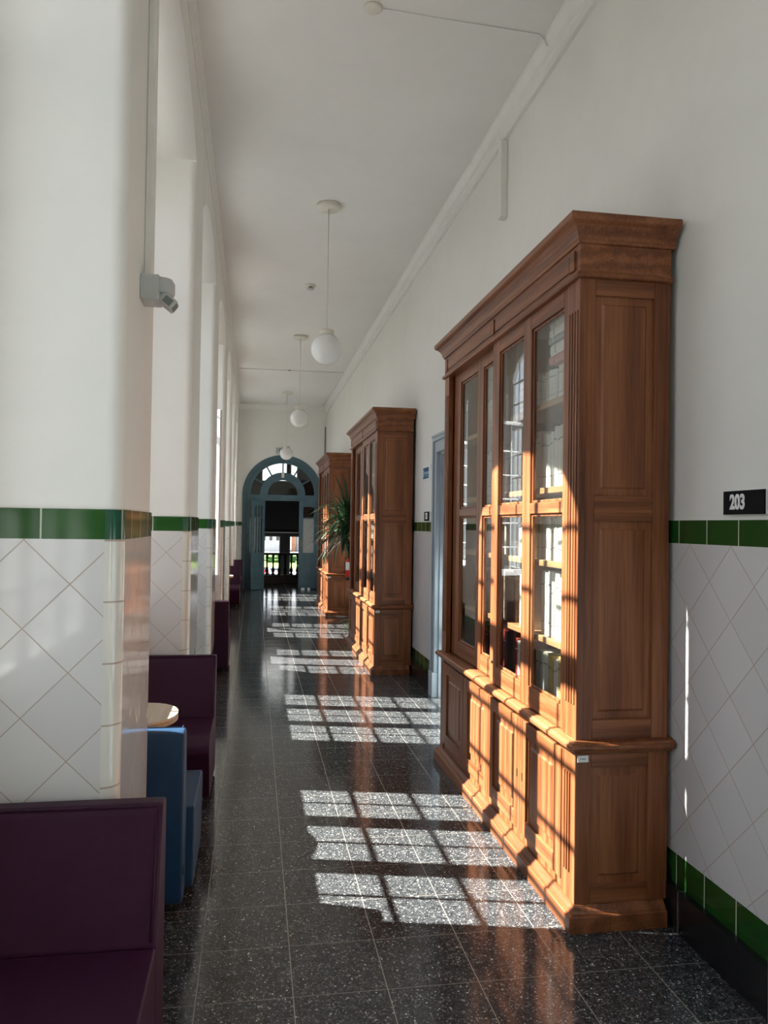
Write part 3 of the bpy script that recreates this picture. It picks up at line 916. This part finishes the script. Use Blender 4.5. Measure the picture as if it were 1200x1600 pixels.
# ------------------------------------------------------------------ presence sensor on the first pier
sn = thing('motion_sensor', 'grey plastic motion sensor on the first tiled pier', 'sensor', (XL, 2.67, 2.24))
bm = new_bm()
pts = rounded([(2.615, 2.205), (2.725, 2.205), (2.725, 2.288), (2.615, 2.288)], .008)
prism(bm, pts, 'x', XL+.0005, XL+.060)
obj('sensor_box', bm, M['greypl'], sn, bevel=.003)
bm = new_bm()
lathe(bm, [(0, 2.232), (.040, 2.232), (.044, 2.238), (.044, 2.270), (.036, 2.284), (.018, 2.289), (0, 2.289)], XL+.062, 2.668, 28)
obj('sensor_dome', bm, M['greypl'], sn)
bm = new_bm()
c0 = Vector((XL+.062, 2.668, 2.232))
lathe(bm, [(0, -.032), (.017, -.029), (.030, -.016), (.034, 0), (0, .002)], 0, 0, 24)
bmesh.ops.translate(bm, verts=bm.verts, vec=c0)
obj('swivel_ball', bm, M['greypl'], sn)
bm = new_bm(); box(bm, -.026, .026, -.028, .028, -.019, .019)
rot = Matrix.Rotation(math.radians(38), 3, 'Y')
bmesh.ops.rotate(bm, verts=bm.verts, cent=(0,0,0), matrix=rot)
bmesh.ops.translate(bm, verts=bm.verts, vec=c0 + Vector((.024, -.006, -.024)))
hd = obj('sensor_head', bm, M['greypl'], sn, bevel=.003)
bm = new_bm(); box(bm, .024, .0285, -.020, .020, -.012, .012); box(bm, -.014, .016, -.0295, -.027, -.012, .012)
bmesh.ops.rotate(bm, verts=bm.verts, cent=(0,0,0), matrix=rot)
bmesh.ops.translate(bm, verts=bm.verts, vec=c0 + Vector((.024, -.006, -.024)))
obj('sensor_lens', bm, M['greyp2'], hd)
bm = new_bm(); box(bm, XL+.0005, XL+.022, 2.70, 2.79, 2.289, ZC-.1)
tag(obj('cable_duct', bm, M['trimw'], bevel=.003), 'long white cable duct rising above the motion sensor', 'cable duct')

# ------------------------------------------------------------------ grey room doors on the right
def make_door(n, ya, yb, label):
    root = bpy.data.objects.new('door_%d' % n, None); COL.objects.link(root); root.location = (XR, (ya+yb)/2, 0); root['kind'] = 'structure'
    root['label'] = label; root['category'] = 'door'
    xf = XR - .030; wd = .13
    bm = new_bm()
    for a, b, sgn in ((ya-wd, ya, -1), (yb, yb+wd, 1)):
        box(bm, xf, XR-.0005, a, b, .215, DZ+wd)
        o_ = (b-.032, b) if sgn > 0 else (a, a+.032)
        box(bm, xf-.018, xf, o_[0], o_[1], .215, DZ+wd)
        i_ = (a, a+.018) if sgn > 0 else (b-.018, b)
        box(bm, xf-.008, xf, i_[0], i_[1], .215, DZ)
    box(bm, xf, XR-.0005, ya, yb, DZ, DZ+wd); box(bm, xf-.018, xf, ya-wd+.032, yb+wd-.032, DZ+wd-.032, DZ+wd); box(bm, xf-.008, xf, ya-.0, yb+.0, DZ, DZ+.018)
    box(bm, xf-.024, XR-.0005, ya-wd-.004, yb+wd+.004, DZ+wd, DZ+wd+.022)
    obj('architrave', bm, M['grdoor'], root, bevel=.003)
    for a, b in ((ya-wd-.006, ya+.002), (yb-.002, yb+wd+.008)):
        bm = new_bm(); box(bm, xf-.024, XR-.0005, a, b, 0, .214)
        obj('plinth_block', bm, M['grdoor'], root, bevel=.003)
    bm = new_bm()
    for a, b in ((ya, ya+.02), (yb-.02, yb)): box(bm, XR-.0005, XR+.0995, a, b, 0, DZ)
    box(bm, XR-.0005, XR+.0995, ya+.02, yb-.02, DZ-.02, DZ)
    obj('jamb', bm, M['grdoor'], root)
    bm = new_bm(); x0 = XR+.055
    m_ = (ya+yb)/2
    for a, b in ((ya+.022, m_-.001), (m_+.001, yb-.022)):
        box(bm, x0, x0+.04, a, a+.10, .004, DZ-.022); box(bm, x0, x0+.04, b-.10, b, .004, DZ-.022)
        for z0, z1 in ((.004, .20), (.92, 1.06), (DZ-.14, DZ-.022)): box(bm, x0, x0+.04, a+.10, b-.10, z0, z1)
        box(bm, x0+.012, x0+.028, a+.10, b-.10, .20, .92); box(bm, x0+.012, x0+.028, a+.10, b-.10, 1.06, DZ-.14)
    lf = obj('door_leaf', bm, M['grdoor'], root, bevel=.003)
    bm = new_bm(); tube(bm, [(x0-.001, m_+.05, 1.0), (x0-.045, m_+.05, 1.0), (x0-.05, m_+.16, 1.0)], .009, 10)
    obj('door_handle', bm, M['steel'], lf)
    return root
make_door(2, DOORS[0][0], DOORS[0][1], 'grey panelled room door between the nearest and middle bookcases')
make_door(3, DOORS[1][0], DOORS[1][1], 'grey room door at the right edge of the photo')

# ------------------------------------------------------------------ signs
def text_mesh(name, body, size, loc, rot, mat, parent, bold=.0, width=1.0, ext=.0008):
    cu = bpy.data.curves.new(name, 'FONT'); cu.body = body; cu.size = size; cu.extrude = ext; cu.offset = bold
    cu.align_x = 'CENTER'; cu.align_y = 'CENTER'
    to = bpy.data.objects.new(name + '_curve', cu); COL.objects.link(to)
    bpy.context.view_layer.update()
    me = bpy.data.meshes.new_from_object(to.evaluated_get(bpy.context.evaluated_depsgraph_get()))
    bpy.data.objects.remove(to)
    me.name = name; me.materials.clear(); me.materials.append(mat)
    o = bpy.data.objects.new(name, me); COL.objects.link(o)
    o.parent = parent; o.scale = (width, 1, 1)
    o.location = Vector(loc) - wpos(parent); o.rotation_euler = rot
    return o
FACE_X = (PI/2, 0, -PI/2)                   # reads from the corridor, faces -X
M['sblack'] = plain('sign_black', (.006,.006,.007), .7, .1, 20, 0, 0, .15)
def number_sign(yc, zc, w, h, body, dy, label, size=.066):
    r = thing('number_sign', label, 'sign', (XR, yc, zc))
    bm = new_bm(); box(bm, XR-.016, XR-.0005, yc-w/2, yc+w/2, zc-h/2-.002, zc+h/2-.002)
    obj('sign_backing', bm, M['paper'], r)
    bm = new_bm(); box(bm, XR-.021, XR-.016, yc-w/2+.003, yc+w/2+.002, zc-h/2, zc+h/2)
    obj('sign_face', bm, M['sblack'], r)
    text_mesh('sign_number', body, size, (XR-.0216, yc+dy, zc), FACE_X, M['txt'], r, .0026, .82)
    return r
number_sign(2.302, 1.570, .216, .078, '203', .032, 'black room number plate 203 on the wall above the green tiles')
number_sign(7.02, 1.567, .20, .085, '205', .005, 'small black room number plate beside the grey door', .080)
nb = thing('notice', 'small blue notice on the wall above the far number plate', 'notice', (XR, 7.12, 1.975))
bm = new_bm(); box(bm, XR-.004, XR-.0005, 6.955, 7.30, 1.90, 2.045)
obj('notice_sheet', bm, M['paper'], nb)
bm = new_bm(); box(bm, XR-.0055, XR-.004, 7.03, 7.27, 1.922, 2.025)
obj('notice_panel', bm, M['signb'], nb)
bm = new_bm(); box(bm, XR-.0065, XR-.0055, 7.035, 7.20, 1.962, 1.985); box(bm, XR-.0065, XR-.0055, 7.215, 7.262, 1.937, 2.008); box(bm, XR-.0065, XR-.0055, 7.07, 7.15, 1.940, 1.950)
obj('notice_print', bm, M['signp'], nb)

# emergency sign above the far doorway
em = thing('exit_sign', 'small pale emergency sign with dark pictogram above the arched doorway', 'sign', (.55, Y1, 3.13))
bm = new_bm(); box(bm, .45, .66, Y1-.045, Y1-.0005, 3.065, 3.19)
obj('sign_box', bm, M['greypl'], em, bevel=.004)
bm = new_bm(); box(bm, .505, .650, Y1-.048, Y1-.045, 3.082, 3.175)
obj('sign_face', bm, M['paper'], em)
bm = new_bm(); box(bm, .515, .535, Y1-.050, Y1-.048, 3.095, 3.165); box(bm, .515, .575, Y1-.050, Y1-.048, 3.155, 3.168); box(bm, .56, .575, Y1-.050, Y1-.048, 3.10, 3.155); box(bm, .60, .635, Y1-.050, Y1-.048, 3.12, 3.14)
obj('sign_pictogram', bm, M['black'], em)

# ------------------------------------------------------------------ arched doorway at the far end
d1 = bpy.data.objects.new('door_1', None); COL.objects.link(d1); d1.location = (DXC, Y1+.08, 0); d1['kind'] = 'structure'
d1['label'] = 'blue-grey arched double door with fanlight at the end of the corridor'; d1['category'] = 'door'
ya, yb = Y1+.02, Y1+.10
def arc_band(bm, r0, r1, zc, y0, y1, n=36, k0=0, k1=1, kz=1.0):
    prev = None
    for i in range(n+1):
        t = PI*(k0 + (k1-k0)*i/n)
        cur = [bm.verts.new((DXC - r*cos(t), y, zc + r*kz*sin(t))) for y in (y0, y1) for r in (r0, r1)]
        if prev:
            for a, b in ((0,1),(1,3),(3,2),(2,0)): bm.faces.new((prev[a], prev[b], cur[b], cur[a]))
        else: bm.faces.new((cur[0], cur[1], cur[3], cur[2]))
        prev = cur
    bm.faces.new((prev[0], prev[1], prev[3], prev[2]))
bm = new_bm()
arc_band(bm, .715, .843, DSP-.01, ya, yb)
arc_band(bm, .80, .895, DSP-.01, Y1-.022, Y1-.001)
arc_band(bm, .335, .508, DSP-.01, ya+.005, yb-.005)
box(bm, DXC-.843, DXC+.843, ya-.012, yb, 2.0, DSP-.01)
box(bm, DXC-.843, DXC+.843, ya-.022, ya-.012, 2.055, 2.085)
for s in (-1, 1):
    a, b = sorted((DXC+s*.843, DXC+s*.795)); box(bm, a, b, ya, yb, 0, 2.0)
    a, b = sorted((DXC+s*.895, DXC+s*.80)); box(bm, a, b, Y1-.022, Y1-.001, 0, DSP-.01)
obj('door_frame', bm, M['teal'], d1, bevel=.004)
for k in range(1, 6):
    bm = new_bm(); t = PI*k/6
    box(bm, .505, .72, ya+.02, yb-.02, -.016, .016)
    bmesh.ops.rotate(bm, verts=bm.verts, cent=(0,0,0), matrix=Matrix.Rotation(-(PI-t), 3, 'Y'))
    bmesh.ops.translate(bm, verts=bm.verts, vec=(DXC, 0, DSP-.01))
    obj('fanlight_bar', bm, M['teal'], d1)
bm = new_bm(); prism(bm, [(DXC-.72*cos(PI*k/32), DSP-.01+.72*sin(PI*k/32)) for k in range(33)], 'y', ya+.036, ya+.040)
obj('pane', bm, M['glass'], d1)
bm = new_bm(); box(bm, DXC-.03, DXC+.03, ya-.012, ya+.005, DSP+.38, DSP+.49)
obj('fanlight_catch', bm, M['cream'], d1)
def leaf(x0, kind, label=None):
    """one door leaf .395 wide, built in the closed position"""
    x1 = x0+.393; y0, y1 = ya+.01, ya+.05
    bm = new_bm(); st = .075
    box(bm, x0, x0+st, y0, y1, .012, 1.995); box(bm, x1-st, x1, y0, y1, .012, 1.995)
    for a, b in ((.012, .20), (.70, .83), (1.87, 1.995)): box(bm, x0+st, x1-st, y0, y1, a, b)
    if kind == 'bars':
        for i in (1, 2):
            x = x0+st+(x1-x0-2*st)*i/3; box(bm, x-.012, x+.012, y0+.004, y1-.004, .83, 1.87)
        box(bm, x0+st, x1-st, y0+.006, y1-.006, 1.60, 1.63)
    else: box(bm, x0+st, x1-st, y0+.002, y1-.002, 1.60, 1.63)
    box(bm, x0+st, x1-st, y0+.013, y1-.013, .20, .70)
    box(bm, x0+st+.03, x1-st-.03, y0+.006, y1-.006, .235, .665)
    return bm, x0+st, x1-st, y0+.018, y0+.022
def add_leaf(x0, kind, hinge=None, ang=0):
    bm, a, b, u, v = leaf(x0, kind)
    org = (hinge if hinge is not None else x0, ya+.03, 0)
    o = obj('door_leaf', bm, M['teal'], d1, bevel=.003, origin=org)
    for z0, z1, m in ((.83, 1.60, M['frost'] if kind != 'bars' else M['glass']), (1.63, 1.87, M['glass'])):
        bm = new_bm(); box(bm, a, b, u, v, z0, z1)
        p = obj('pane', bm, m, None, origin=org); p.parent = o; p.location = (0,0,0)
    bm = new_bm(); box(bm, a-.05, a-.03, ya-.004, ya+.01, .95, 1.10)
    p = obj('door_handle', bm, M['brass'], None, origin=org); p.parent = o; p.location = (0,0,0)
    o.rotation_euler = (0, 0, ang)
    return o
add_leaf(-.173, 'frost')
add_leaf(1.018, 'frost')
# the inner pair stands open: the left one folded back into the corridor, the right one into the hall
add_leaf(.222, 'bars', .222, math.radians(-137))
add_leaf(.622, 'bars', 1.015, math.radians(-105))
for x, lab in ((1.10, 'larger white wedge on the floor before the right-hand blue-grey door leaf'), (1.235, 'smaller white wedge on the floor before the right-hand blue-grey door leaf')):
    bm = new_bm(); w = .075 if x < 1.2 else .055
    prism(bm, rounded([(17.60, 0), (17.69, 0), (17.69, .045), (17.62, .03)], .008), 'x', x-w/2, x+w/2)
    tag(obj('door_wedge', bm, M['paper']), lab, 'door wedge')

# ------------------------------------------------------------------ stair hall beyond
YH = 24.0
bm = new_bm()
box(bm, -1.7, -1.6, Y1+.3, YH+.2, -3.4, 4.0); box(bm, 3.0, 3.1, Y1+.3, YH+.2, -3.4, 4.0)
box(bm, -1.7, -1.0, Y1+.0, Y1+.3, -3.4, 4.0); box(bm, 1.70, 3.1, Y1+.0, Y1+.3, -3.4, 4.0)
struct('wall_hall', bm, M['hallw'], 'dim side walls of the stair hall', 'wall')
bm = new_bm(); box(bm, -1.7, 3.1, Y1+.3, YH+.3, 3.9, 4.0)
struct('ceiling_hall', bm, M['hallw'], 'dim ceiling of the stair hall', 'ceiling')
bm = new_bm(); box(bm, -1.7, 3.1, Y1+.3, YH+.3, -3.5, -3.4); 
struct('floor_hall', bm, M['hallw'], 'lower floor of the stair hall', 'floor')
bm = new_bm(); box(bm, -1.0, 1.70, 19.56, 19.655, -.5, -.121)
box(bm, -1.6, -1.001, Y1+.301, 19.66, -.2, -.0); box(bm, 1.701, 3.0, Y1+.301, 19.66, -.2, -.0)
struct('landing', bm, M['hallw'], 'dim edge of the stair landing', 'floor')
# far wall with a low pair and a high pair of windows
WX = [(.12, .80), (1.06, 1.74)]
bm = new_bm()
WU = [(.19, .985), (1.06, 1.30)]
for W_, za, zb, zc, zd in ((WX, -3.4, -.20, 1.12, 2.0), (WU, 2.0, 2.76, 3.75, 4.0)):
    xs = [-1.7, W_[0][0], W_[0][1], W_[1][0], W_[1][1], 3.1]
    for a, b in zip(xs[::2], xs[1::2]): box(bm, a, b, YH, YH+.2, za, zd)
    for a, b in W_: box(bm, a, b, YH, YH+.2, za, zb); box(bm, a, b, YH, YH+.2, zc, zd)
struct('wall_stairs', bm, M['hallw'], 'dim far wall of the stair hall with windows', 'wall')
bm = new_bm(); box(bm, -1.55, 2.95, YH-.10, YH-.001, 1.195, 1.235)
struct('trim_%d' % tn, bm, M['trimw'], 'thin pale ledge above the stair window', 'ledge'); tn += 1
wn = len(BAYS) + 1
for WW, z0, z1 in ((WX, -.20, 1.12), (WU, 2.76, 3.75)):
    for a, b in WW:
        r = bpy.data.objects.new('window_%d' % wn, None); COL.objects.link(r); r.location = ((a+b)/2, YH+.1, z0); r['kind'] = 'structure'
        r['label'] = '%s %s window of the stair hall' % ('lower' if z0 < 1 else 'upper', 'left' if a < .5 else 'right'); r['category'] = 'window'; wn += 1
        bm = new_bm(); t = .035
        box(bm, a, a+t, YH+.02, YH+.09, z0, z1); box(bm, b-t, b, YH+.02, YH+.09, z0, z1)
        box(bm, a+t, b-t, YH+.02, YH+.09, z0, z0+t); box(bm, a+t, b-t, YH+.02, YH+.09, z1-t, z1)
        obj('window_frame', bm, M['greyp2'], r)
        bm = new_bm(); box(bm, a+t-.003, b-t+.003, YH+.052, YH+.056, z0+t-.003, z1-t+.003)
        obj('pane', bm, M['glass'], r)
# balustrade
bal = thing('balustrade', 'dark stair balustrade of turned balusters seen through the arched doorway', 'balustrade', (.7, 19.5, 0))
bm = new_bm(); box(bm, -.98, 1.69, 19.42, 19.58, .0005, .17); box(bm, -.98, 1.69, 19.40, 19.60, .17, .215)
obj('balustrade_base', bm, M['iron'], bal, bevel=.008)
bm = new_bm(); box(bm, -.98, 1.69, 19.41, 19.59, .705, .757)
obj('handrail', bm, M['iron'], bal, bevel=.012)
bme = None
for i in range(17):
    x = -.87 + .1495*i
    if bme is None:
        bm = new_bm()
        lathe(bm, [(0, .215), (.038, .215), (.038, .245), (.022, .26), (.040, .305), (.042, .335), (.026, .39), (.018, .43), (.022, .52), (.026, .60), (.020, .635), (.034, .645), (.034, .67), (.026, .685), (.036, .695), (.036, .706), (0, .706)], x, 19.5, 16)
        bme = obj('baluster', bm, M['iron'], bal, origin=(x, 19.5, .215))
    else:
        c = bme.copy(); COL.objects.link(c); c.parent = bal; c.location = (x - .7, 0, .215)

# ------------------------------------------------------------------ fire extinguisher
fe = thing('fire_extinguisher', 'red fire extinguisher on the wall beside the farthest bookcase', 'fire extinguisher', (1.505, 12.36, .60))
ex, ey = 1.500, 12.36
bm = new_bm(); lathe(bm, [(0, .635), (.055, .635), (.056, .645), (.056, .90), (.050, .925), (.030, .945), (.022, .952), (0, .952)], ex, ey, 28)
obj('cylinder_body', bm, M['red'], fe)
bm = new_bm(); lathe(bm, [(0, .60), (.050, .60), (.0565, .61), (.0565, .648), (.055, .65), (0, .65)], ex, ey, 28)
obj('base_cap', bm, M['black'], fe)
bm = new_bm(); lathe(bm, [(0, .951), (.016, .951), (.018, .985), (0, .99)], ex, ey, 16)
box(bm, ex-.055, ex+.02, ey-.008, ey+.008, .985, .995); box(bm, ex-.060, ex, ey-.008, ey+.008, 1.005, 1.014); box(bm, ex-.004, ex+.01, ey-.006, ey+.006, .99, 1.008)
obj('valve_handle', bm, M['black'], fe)
bm = new_bm(); tube(bm, [(ex-.018, ey, .97), (ex-.06, ey-.01, .95), (ex-.072, ey-.012, .88), (ex-.070, ey-.012, .78), (ex-.066, ey-.012, .70)], .008, 8)
obj('hose', bm, M['black'], fe)
bm = new_bm(); n = 14
prev = None
for i in range(n+1):
    t = -PI*.95 + PI*.75*i/n
    cur = [bm.verts.new((ex+.0568*cos(t), ey+.0568*sin(t), z)) for z in (.76, .885)]
    if prev: bm.faces.new((prev[0], cur[0], cur[1], prev[1])).smooth = True
    prev = cur
obj('label_sheet', bm, M['paper'], fe)
bm = new_bm(); box(bm, ex+.05, XR-.009, ey-.02, ey+.02, .70, .90)
obj('wall_bracket', bm, M['steel'], fe)

# ------------------------------------------------------------------ plants
def blade(bm, base, az, el, L, w, droop, n=7, mi=0):
    """one long strap leaf with a folded midrib"""
    p = Vector(base); d = Vector((cos(az)*cos(el), sin(az)*cos(el), sin(el)))
    prev = None
    for i in range(n+1):
        t = i/n
        side = d.cross(Vector((0,0,1)))
        side = side.normalized() if side.length > .05 else Vector((-sin(az), cos(az), 0))
        nor = side.cross(d)
        ww = w*(.45 + 1.1*t)*(1-t)**.55 if t < .999 else .0004
        ww = min(ww, w)
        cur = [bm.verts.new(p + side*ww), bm.verts.new(p - nor*ww*.35), bm.verts.new(p - side*ww)]
        if prev:
            for a, b in ((0,1),(1,2)):
                f = bm.faces.new((prev[a], prev[b], cur[b], cur[a])); f.smooth = True; f.material_index = mi
        prev = cur
        p = p + d*(L/n)
        d = (d + Vector((0,0,-droop/n*(1+1.5*t)))).normalized()
rp = random.Random(5)
yx, yy = 1.405, 10.30
yu = thing('yucca_plant', 'tall green yucca with long spiky leaves between the middle and farthest bookcases', 'plant', (yx, yy, 0))
bm = new_bm(); lathe(bm, [(0, 0), (.105, 0), (.128, .30), (.137, .30), (.137, .33), (.122, .33), (.118, .29), (0, .29)], yx, yy, 32)
obj('pot', bm, M['pot'], yu)
bm = new_bm(); lathe(bm, [(0, .29), (.117, .291), (.07, .305), (0, .31)], yx, yy, 24)
obj('soil', bm, M['soil'], yu)
heads = [((yx-.185, yy-.02, 1.60), 84), ((yx-.215, yy-.06, 1.36), 66)]
bm = new_bm(); tube(bm, [(yx+.03, yy+.02, .30), (yx+.035, yy+.02, .9), (yx-.185, yy-.02, 1.58)], [.045, .038, .030], 10)
tube(bm, [(yx-.04, yy-.03, .30), (yx-.025, yy-.04, .8), (yx-.215, yy-.06, 1.34)], [.035, .03, .025], 10)
obj('trunk', bm, M['bark'], yu)
bm = new_bm()
for (hx, hy, hz), cnt in heads:
    for i in range(cnt):
        az = i*2.39996 + rp.uniform(-.3, .3); q = i/cnt
        el = 1.25 - 1.75*q + rp.uniform(-.15, .15)
        L = rp.uniform(.42, .66)
        ex_ = cos(az)*cos(el)*L
        if hx + ex_ > 1.44: L *= max(.2, (1.44-hx)/max(ex_, .01))
        ey_ = sin(az)*cos(el)*L
        if hy + ey_ < 9.86: L *= max(.2, (hy-9.86)/max(-ey_, .01))
        blade(bm, (hx, hy, hz + rp.uniform(-.08, .05) - .04*q), az, el, L, rp.uniform(.019, .029), rp.uniform(.5, 1.3))
obj('foliage', bm, M['leaf'], yu)
sx, sy = 1.345, 9.98
sp = thing('spider_plant', 'small pale green plant low on the floor behind the middle bookcase', 'plant', (sx, sy, 0))
bm = new_bm(); lathe(bm, [(0, 0), (.065, 0), (.085, .13), (.09, .13), (.09, .15), (.08, .15), (.078, .125), (0, .125)], sx, sy, 24)
obj('pot', bm, M['pot'], sp)
bm = new_bm()
for i in range(34):
    az = i*2.4 + rp.uniform(-.2, .2)
    L = rp.uniform(.26, .34) if cos(az) < -.5 else (.13 if cos(az) > .3 else .17)
    blade(bm, (sx, sy, .14), az, rp.uniform(.5, 1.1), L, .012, rp.uniform(1.2, 2.2), mi=0)
obj('foliage', bm, M['leafl'], sp)

# ------------------------------------------------------------------ outside: ground, houses, hedge, cars
M['grass'] = plain('lawn_grass', (.17,.26,.055), .9, .25, .8)
M['asph'] = plain('pale_asphalt', (.24,.24,.24), .9, .1, .5)
M['render'] = plain('pale_render', (.74,.72,.68), .8, .04, .3)
M['brick'] = plain('orange_brick', (.50,.22,.12), .8, .1, .5)
M['hedge'] = plain('hedge_leaves', (.045,.11,.022), .8, .5, .9, .6)
M['dglass'] = plain('dark_glazing', (.05,.06,.07), .15)
M['carr'] = plain('car_red', (.38,.02,.03), .25); M['carw'] = plain('car_white', (.75,.75,.76), .25); M['carb'] = plain('car_blue', (.06,.17,.36), .25)
bm = new_bm(); box(bm, -400, 400, -200, 600, -9.3, -9.0)
struct('ground', bm, M['asph'], 'pale ground outside the building', 'ground')
bm = new_bm(); box(bm, -60, 90, 183, 262, -9.0, -8.97)
struct('lawn', bm, M['grass'], 'green lawn outside beyond the parked cars', 'lawn')
def house(name, label, x0, x1, y0, y1, z1, mat, wz, wstep):
    r = thing(name, label, 'building', ((x0+x1)/2, y0, -9))
    bm = new_bm(); box(bm, x0, x1, y0, y1, -9, z1)
    obj('wall', bm, mat, r)
    bm = new_bm(); box(bm, x0-.4, x1+.4, y0-.4, y1+.4, z1, z1+.6)
    obj('roof_edge', bm, M['ink'], r)
    x = x0 + wstep*.6
    while x < x1-1.5:
        for z in wz:
            bm = new_bm(); box(bm, x, x+1.1, y0-.08, y0+.02, z, z+1.7)
            obj('window', bm, M['dglass'], r)
        x += wstep
    return r
house('apartment_building', 'long pale building outside beyond the lawn', -14, 13.2, 300, 320, 9, M['render'], (-4.9, 2.0), 2.6)
house('brick_tower', 'narrow orange brick tower outside, right-hand stair window', 14.2, 15.5, 298, 302, 9, M['brick'], (), 3.2)
house('apartment_building', 'pale building outside to the right of the orange brick one', 16.4, 60, 304, 324, 9, M['render'], (-7.6, -5.2, 2.0), 4.2)
rh = random.Random(3)
for i in range(7):
    x = -24 + i*10.5 + rh.uniform(-.3, .3)
    bm = new_bm(); bmesh.ops.create_icosphere(bm, subdivisions=4, radius=1)
    for v in bm.verts:
        n = v.co.normalized(); q = 1 + .10*sin(7*n.x+i) + .09*sin(9*n.y+2*i) + .08*sin(11*n.z+i) + rh.uniform(-.05, .05)
        v.co = Vector((n.x*4.2*q + x, n.y*1.8*q + 212, max(n.z*1.35*q, -.9) - 8.1))
    sb = tag(obj('shrub', bm, M['hedge']), 'green shrub outside between the lawn and the pale building', 'shrub', 'shrubs beyond the lawn')
for i in range(9):
    ty = -16 + i*8.6 + rh.uniform(-.6, .6); tx = -24 + rh.uniform(-3, 3); th = rh.uniform(.2, 2.6)
    r = thing('tree', 'leafy tree outside the arcade windows', 'tree', (tx, ty, -9), 'trees outside the arcade windows')
    bm = new_bm(); tube(bm, [(tx, ty, -9), (tx, ty, -6)], .22, 8); obj('trunk', bm, M['bark'], r)
    bm = new_bm(); bmesh.ops.create_icosphere(bm, subdivisions=4, radius=1)
    for v in bm.verts:
        n = v.co.normalized(); q = 1 + .12*sin(7*n.x+i) + .1*sin(9*n.y+2*i) + .1*sin(11*n.z+i) + rh.uniform(-.06, .06)
        v.co = Vector((n.x*3.0*q + tx, n.y*3.3*q + ty, n.z*q*(th+7)/2 + (th-7)/2))
    obj('crown', bm, M['hedge'], r)
def car(x, y, mat, label):
    r = thing('car', label, 'car', (x, y, -9))
    bm = new_bm()
    pts = rounded([(-2.1, .35), (2.1, .35), (2.15, .75), (1.2, .95), (-2.0, .98), (-2.15, .7)], .12)
    prism(bm, [(y+p, -9+q) for p, q in pts], 'x', x-.88, x+.88)
    obj('body', bm, mat, r, bevel=.08)
    bm = new_bm(); pts = rounded([(-1.95, .94), (1.15, .94), (.45, 1.42), (-1.5, 1.45)], .1)
    prism(bm, [(y+p, -9+q) for p, q in pts], 'x', x-.78, x+.78)
    obj('cabin_glass', bm, M['dglass'], r, bevel=.08)
    bm = new_bm(); box(bm, x-.70, x+.70, y-1.45, y+.4, -7.56, -7.52)
    obj('roof', bm, mat, r, bevel=.02)
    for wx in (-.80, .80):
        for wy in (-1.3, 1.3):
            bm = new_bm(); prism(bm, [(y+wy+.33*cos(2*PI*k/16), -9+.33+.33*sin(2*PI*k/16)) for k in range(16)], 'x', x+wx-.1, x+wx+.1)
            obj('wheel', bm, M['black'], r)
    for s in (-.6, .6):
        bm = new_bm(); box(bm, x+s-.16, x+s+.16, y-2.17, y-2.05, -8.35, -8.18)
        obj('tail_lamp', bm, M['red'], r)
    return r
car(2.2, 164, M['carr'], 'red car parked outside, leftmost between the balusters')
car(4.1, 161, M['carw'], 'white car parked outside, between the red and blue ones')
car(6.0, 165, M['carb'], 'blue car parked outside, seen low through the left stair window')
car(10.4, 166, M['carw'], 'white car parked outside, seen low through the right stair window')

# ------------------------------------------------------------------ light
sun_d = bpy.data.lights.new('sun', 'SUN'); sun = bpy.data.objects.new('sun', sun_d); COL.objects.link(sun)
sun_d.energy = 42; sun_d.angle = math.radians(.53); sun_d.color = (1.0, .965, .90)
sdir = Vector((1, -.222, -.90))
sun.rotation_euler = sdir.to_track_quat('-Z', 'Y').to_euler(); sun.location = (-8, 6, 9)

w = bpy.data.worlds.new('sky'); S.world = w; w.use_nodes = True
nt = w.node_tree; nn = nt.nodes; bg = nn['Background']
tc = nn.new('ShaderNodeTexCoord'); sx_ = nn.new('ShaderNodeSeparateXYZ'); nt.links.new(tc.outputs['Generated'], sx_.inputs[0])
gr = nn.new('ShaderNodeValToRGB'); e = gr.color_ramp.elements
e[0].position = 0; e[0].color = (.92, .95, 1, 1); e[1].position = .75; e[1].color = (.26, .46, .90, 1)
nt.links.new(sx_.outputs[2], gr.inputs[0])
mp = nn.new('ShaderNodeMapping'); mp.inputs['Scale'].default_value = (1, 1, 2.2); nt.links.new(tc.outputs['Generated'], mp.inputs[0])
cn = nn.new('ShaderNodeTexNoise'); cn.inputs['Scale'].default_value = 3.2; cn.inputs['Detail'].default_value = 6; cn.inputs['Roughness'].default_value = .55; nt.links.new(mp.outputs[0], cn.inputs['Vector'])
cr = nn.new('ShaderNodeValToRGB'); e = cr.color_ramp.elements; e[0].position = .44; e[0].color = (0,0,0,1); e[1].position = .62; e[1].color = (1,1,1,1)
nt.links.new(cn.outputs[0], cr.inputs[0])
mx = nn.new('ShaderNodeMix'); mx.data_type = 'RGBA'; nt.links.new(cr.outputs[0], mx.inputs[0]); nt.links.new(gr.outputs[0], mx.inputs[6]); mx.inputs[7].default_value = (1.0, .98, .95, 1)
nt.links.new(mx.outputs[2], bg.inputs[0]); bg.inputs[1].default_value = 2.35

# ------------------------------------------------------------------ render look
S.view_settings.view_transform = 'Standard'; S.view_settings.look = 'None'
S.view_settings.exposure = 0.0; S.view_settings.gamma = 1.0; S.view_settings.use_curve_mapping = False
cy = S.cycles
cy.use_denoising = True
cy.max_bounces = 14; cy.diffuse_bounces = 8; cy.glossy_bounces = 6; cy.transparent_max_bounces = 32; cy.transmission_bounces = 8
cy.caustics_reflective = False; cy.caustics_refractive = False
cy.sample_clamp_indirect = 8.0; cy.sample_clamp_direct = 0
bpy.context.view_layer.update()
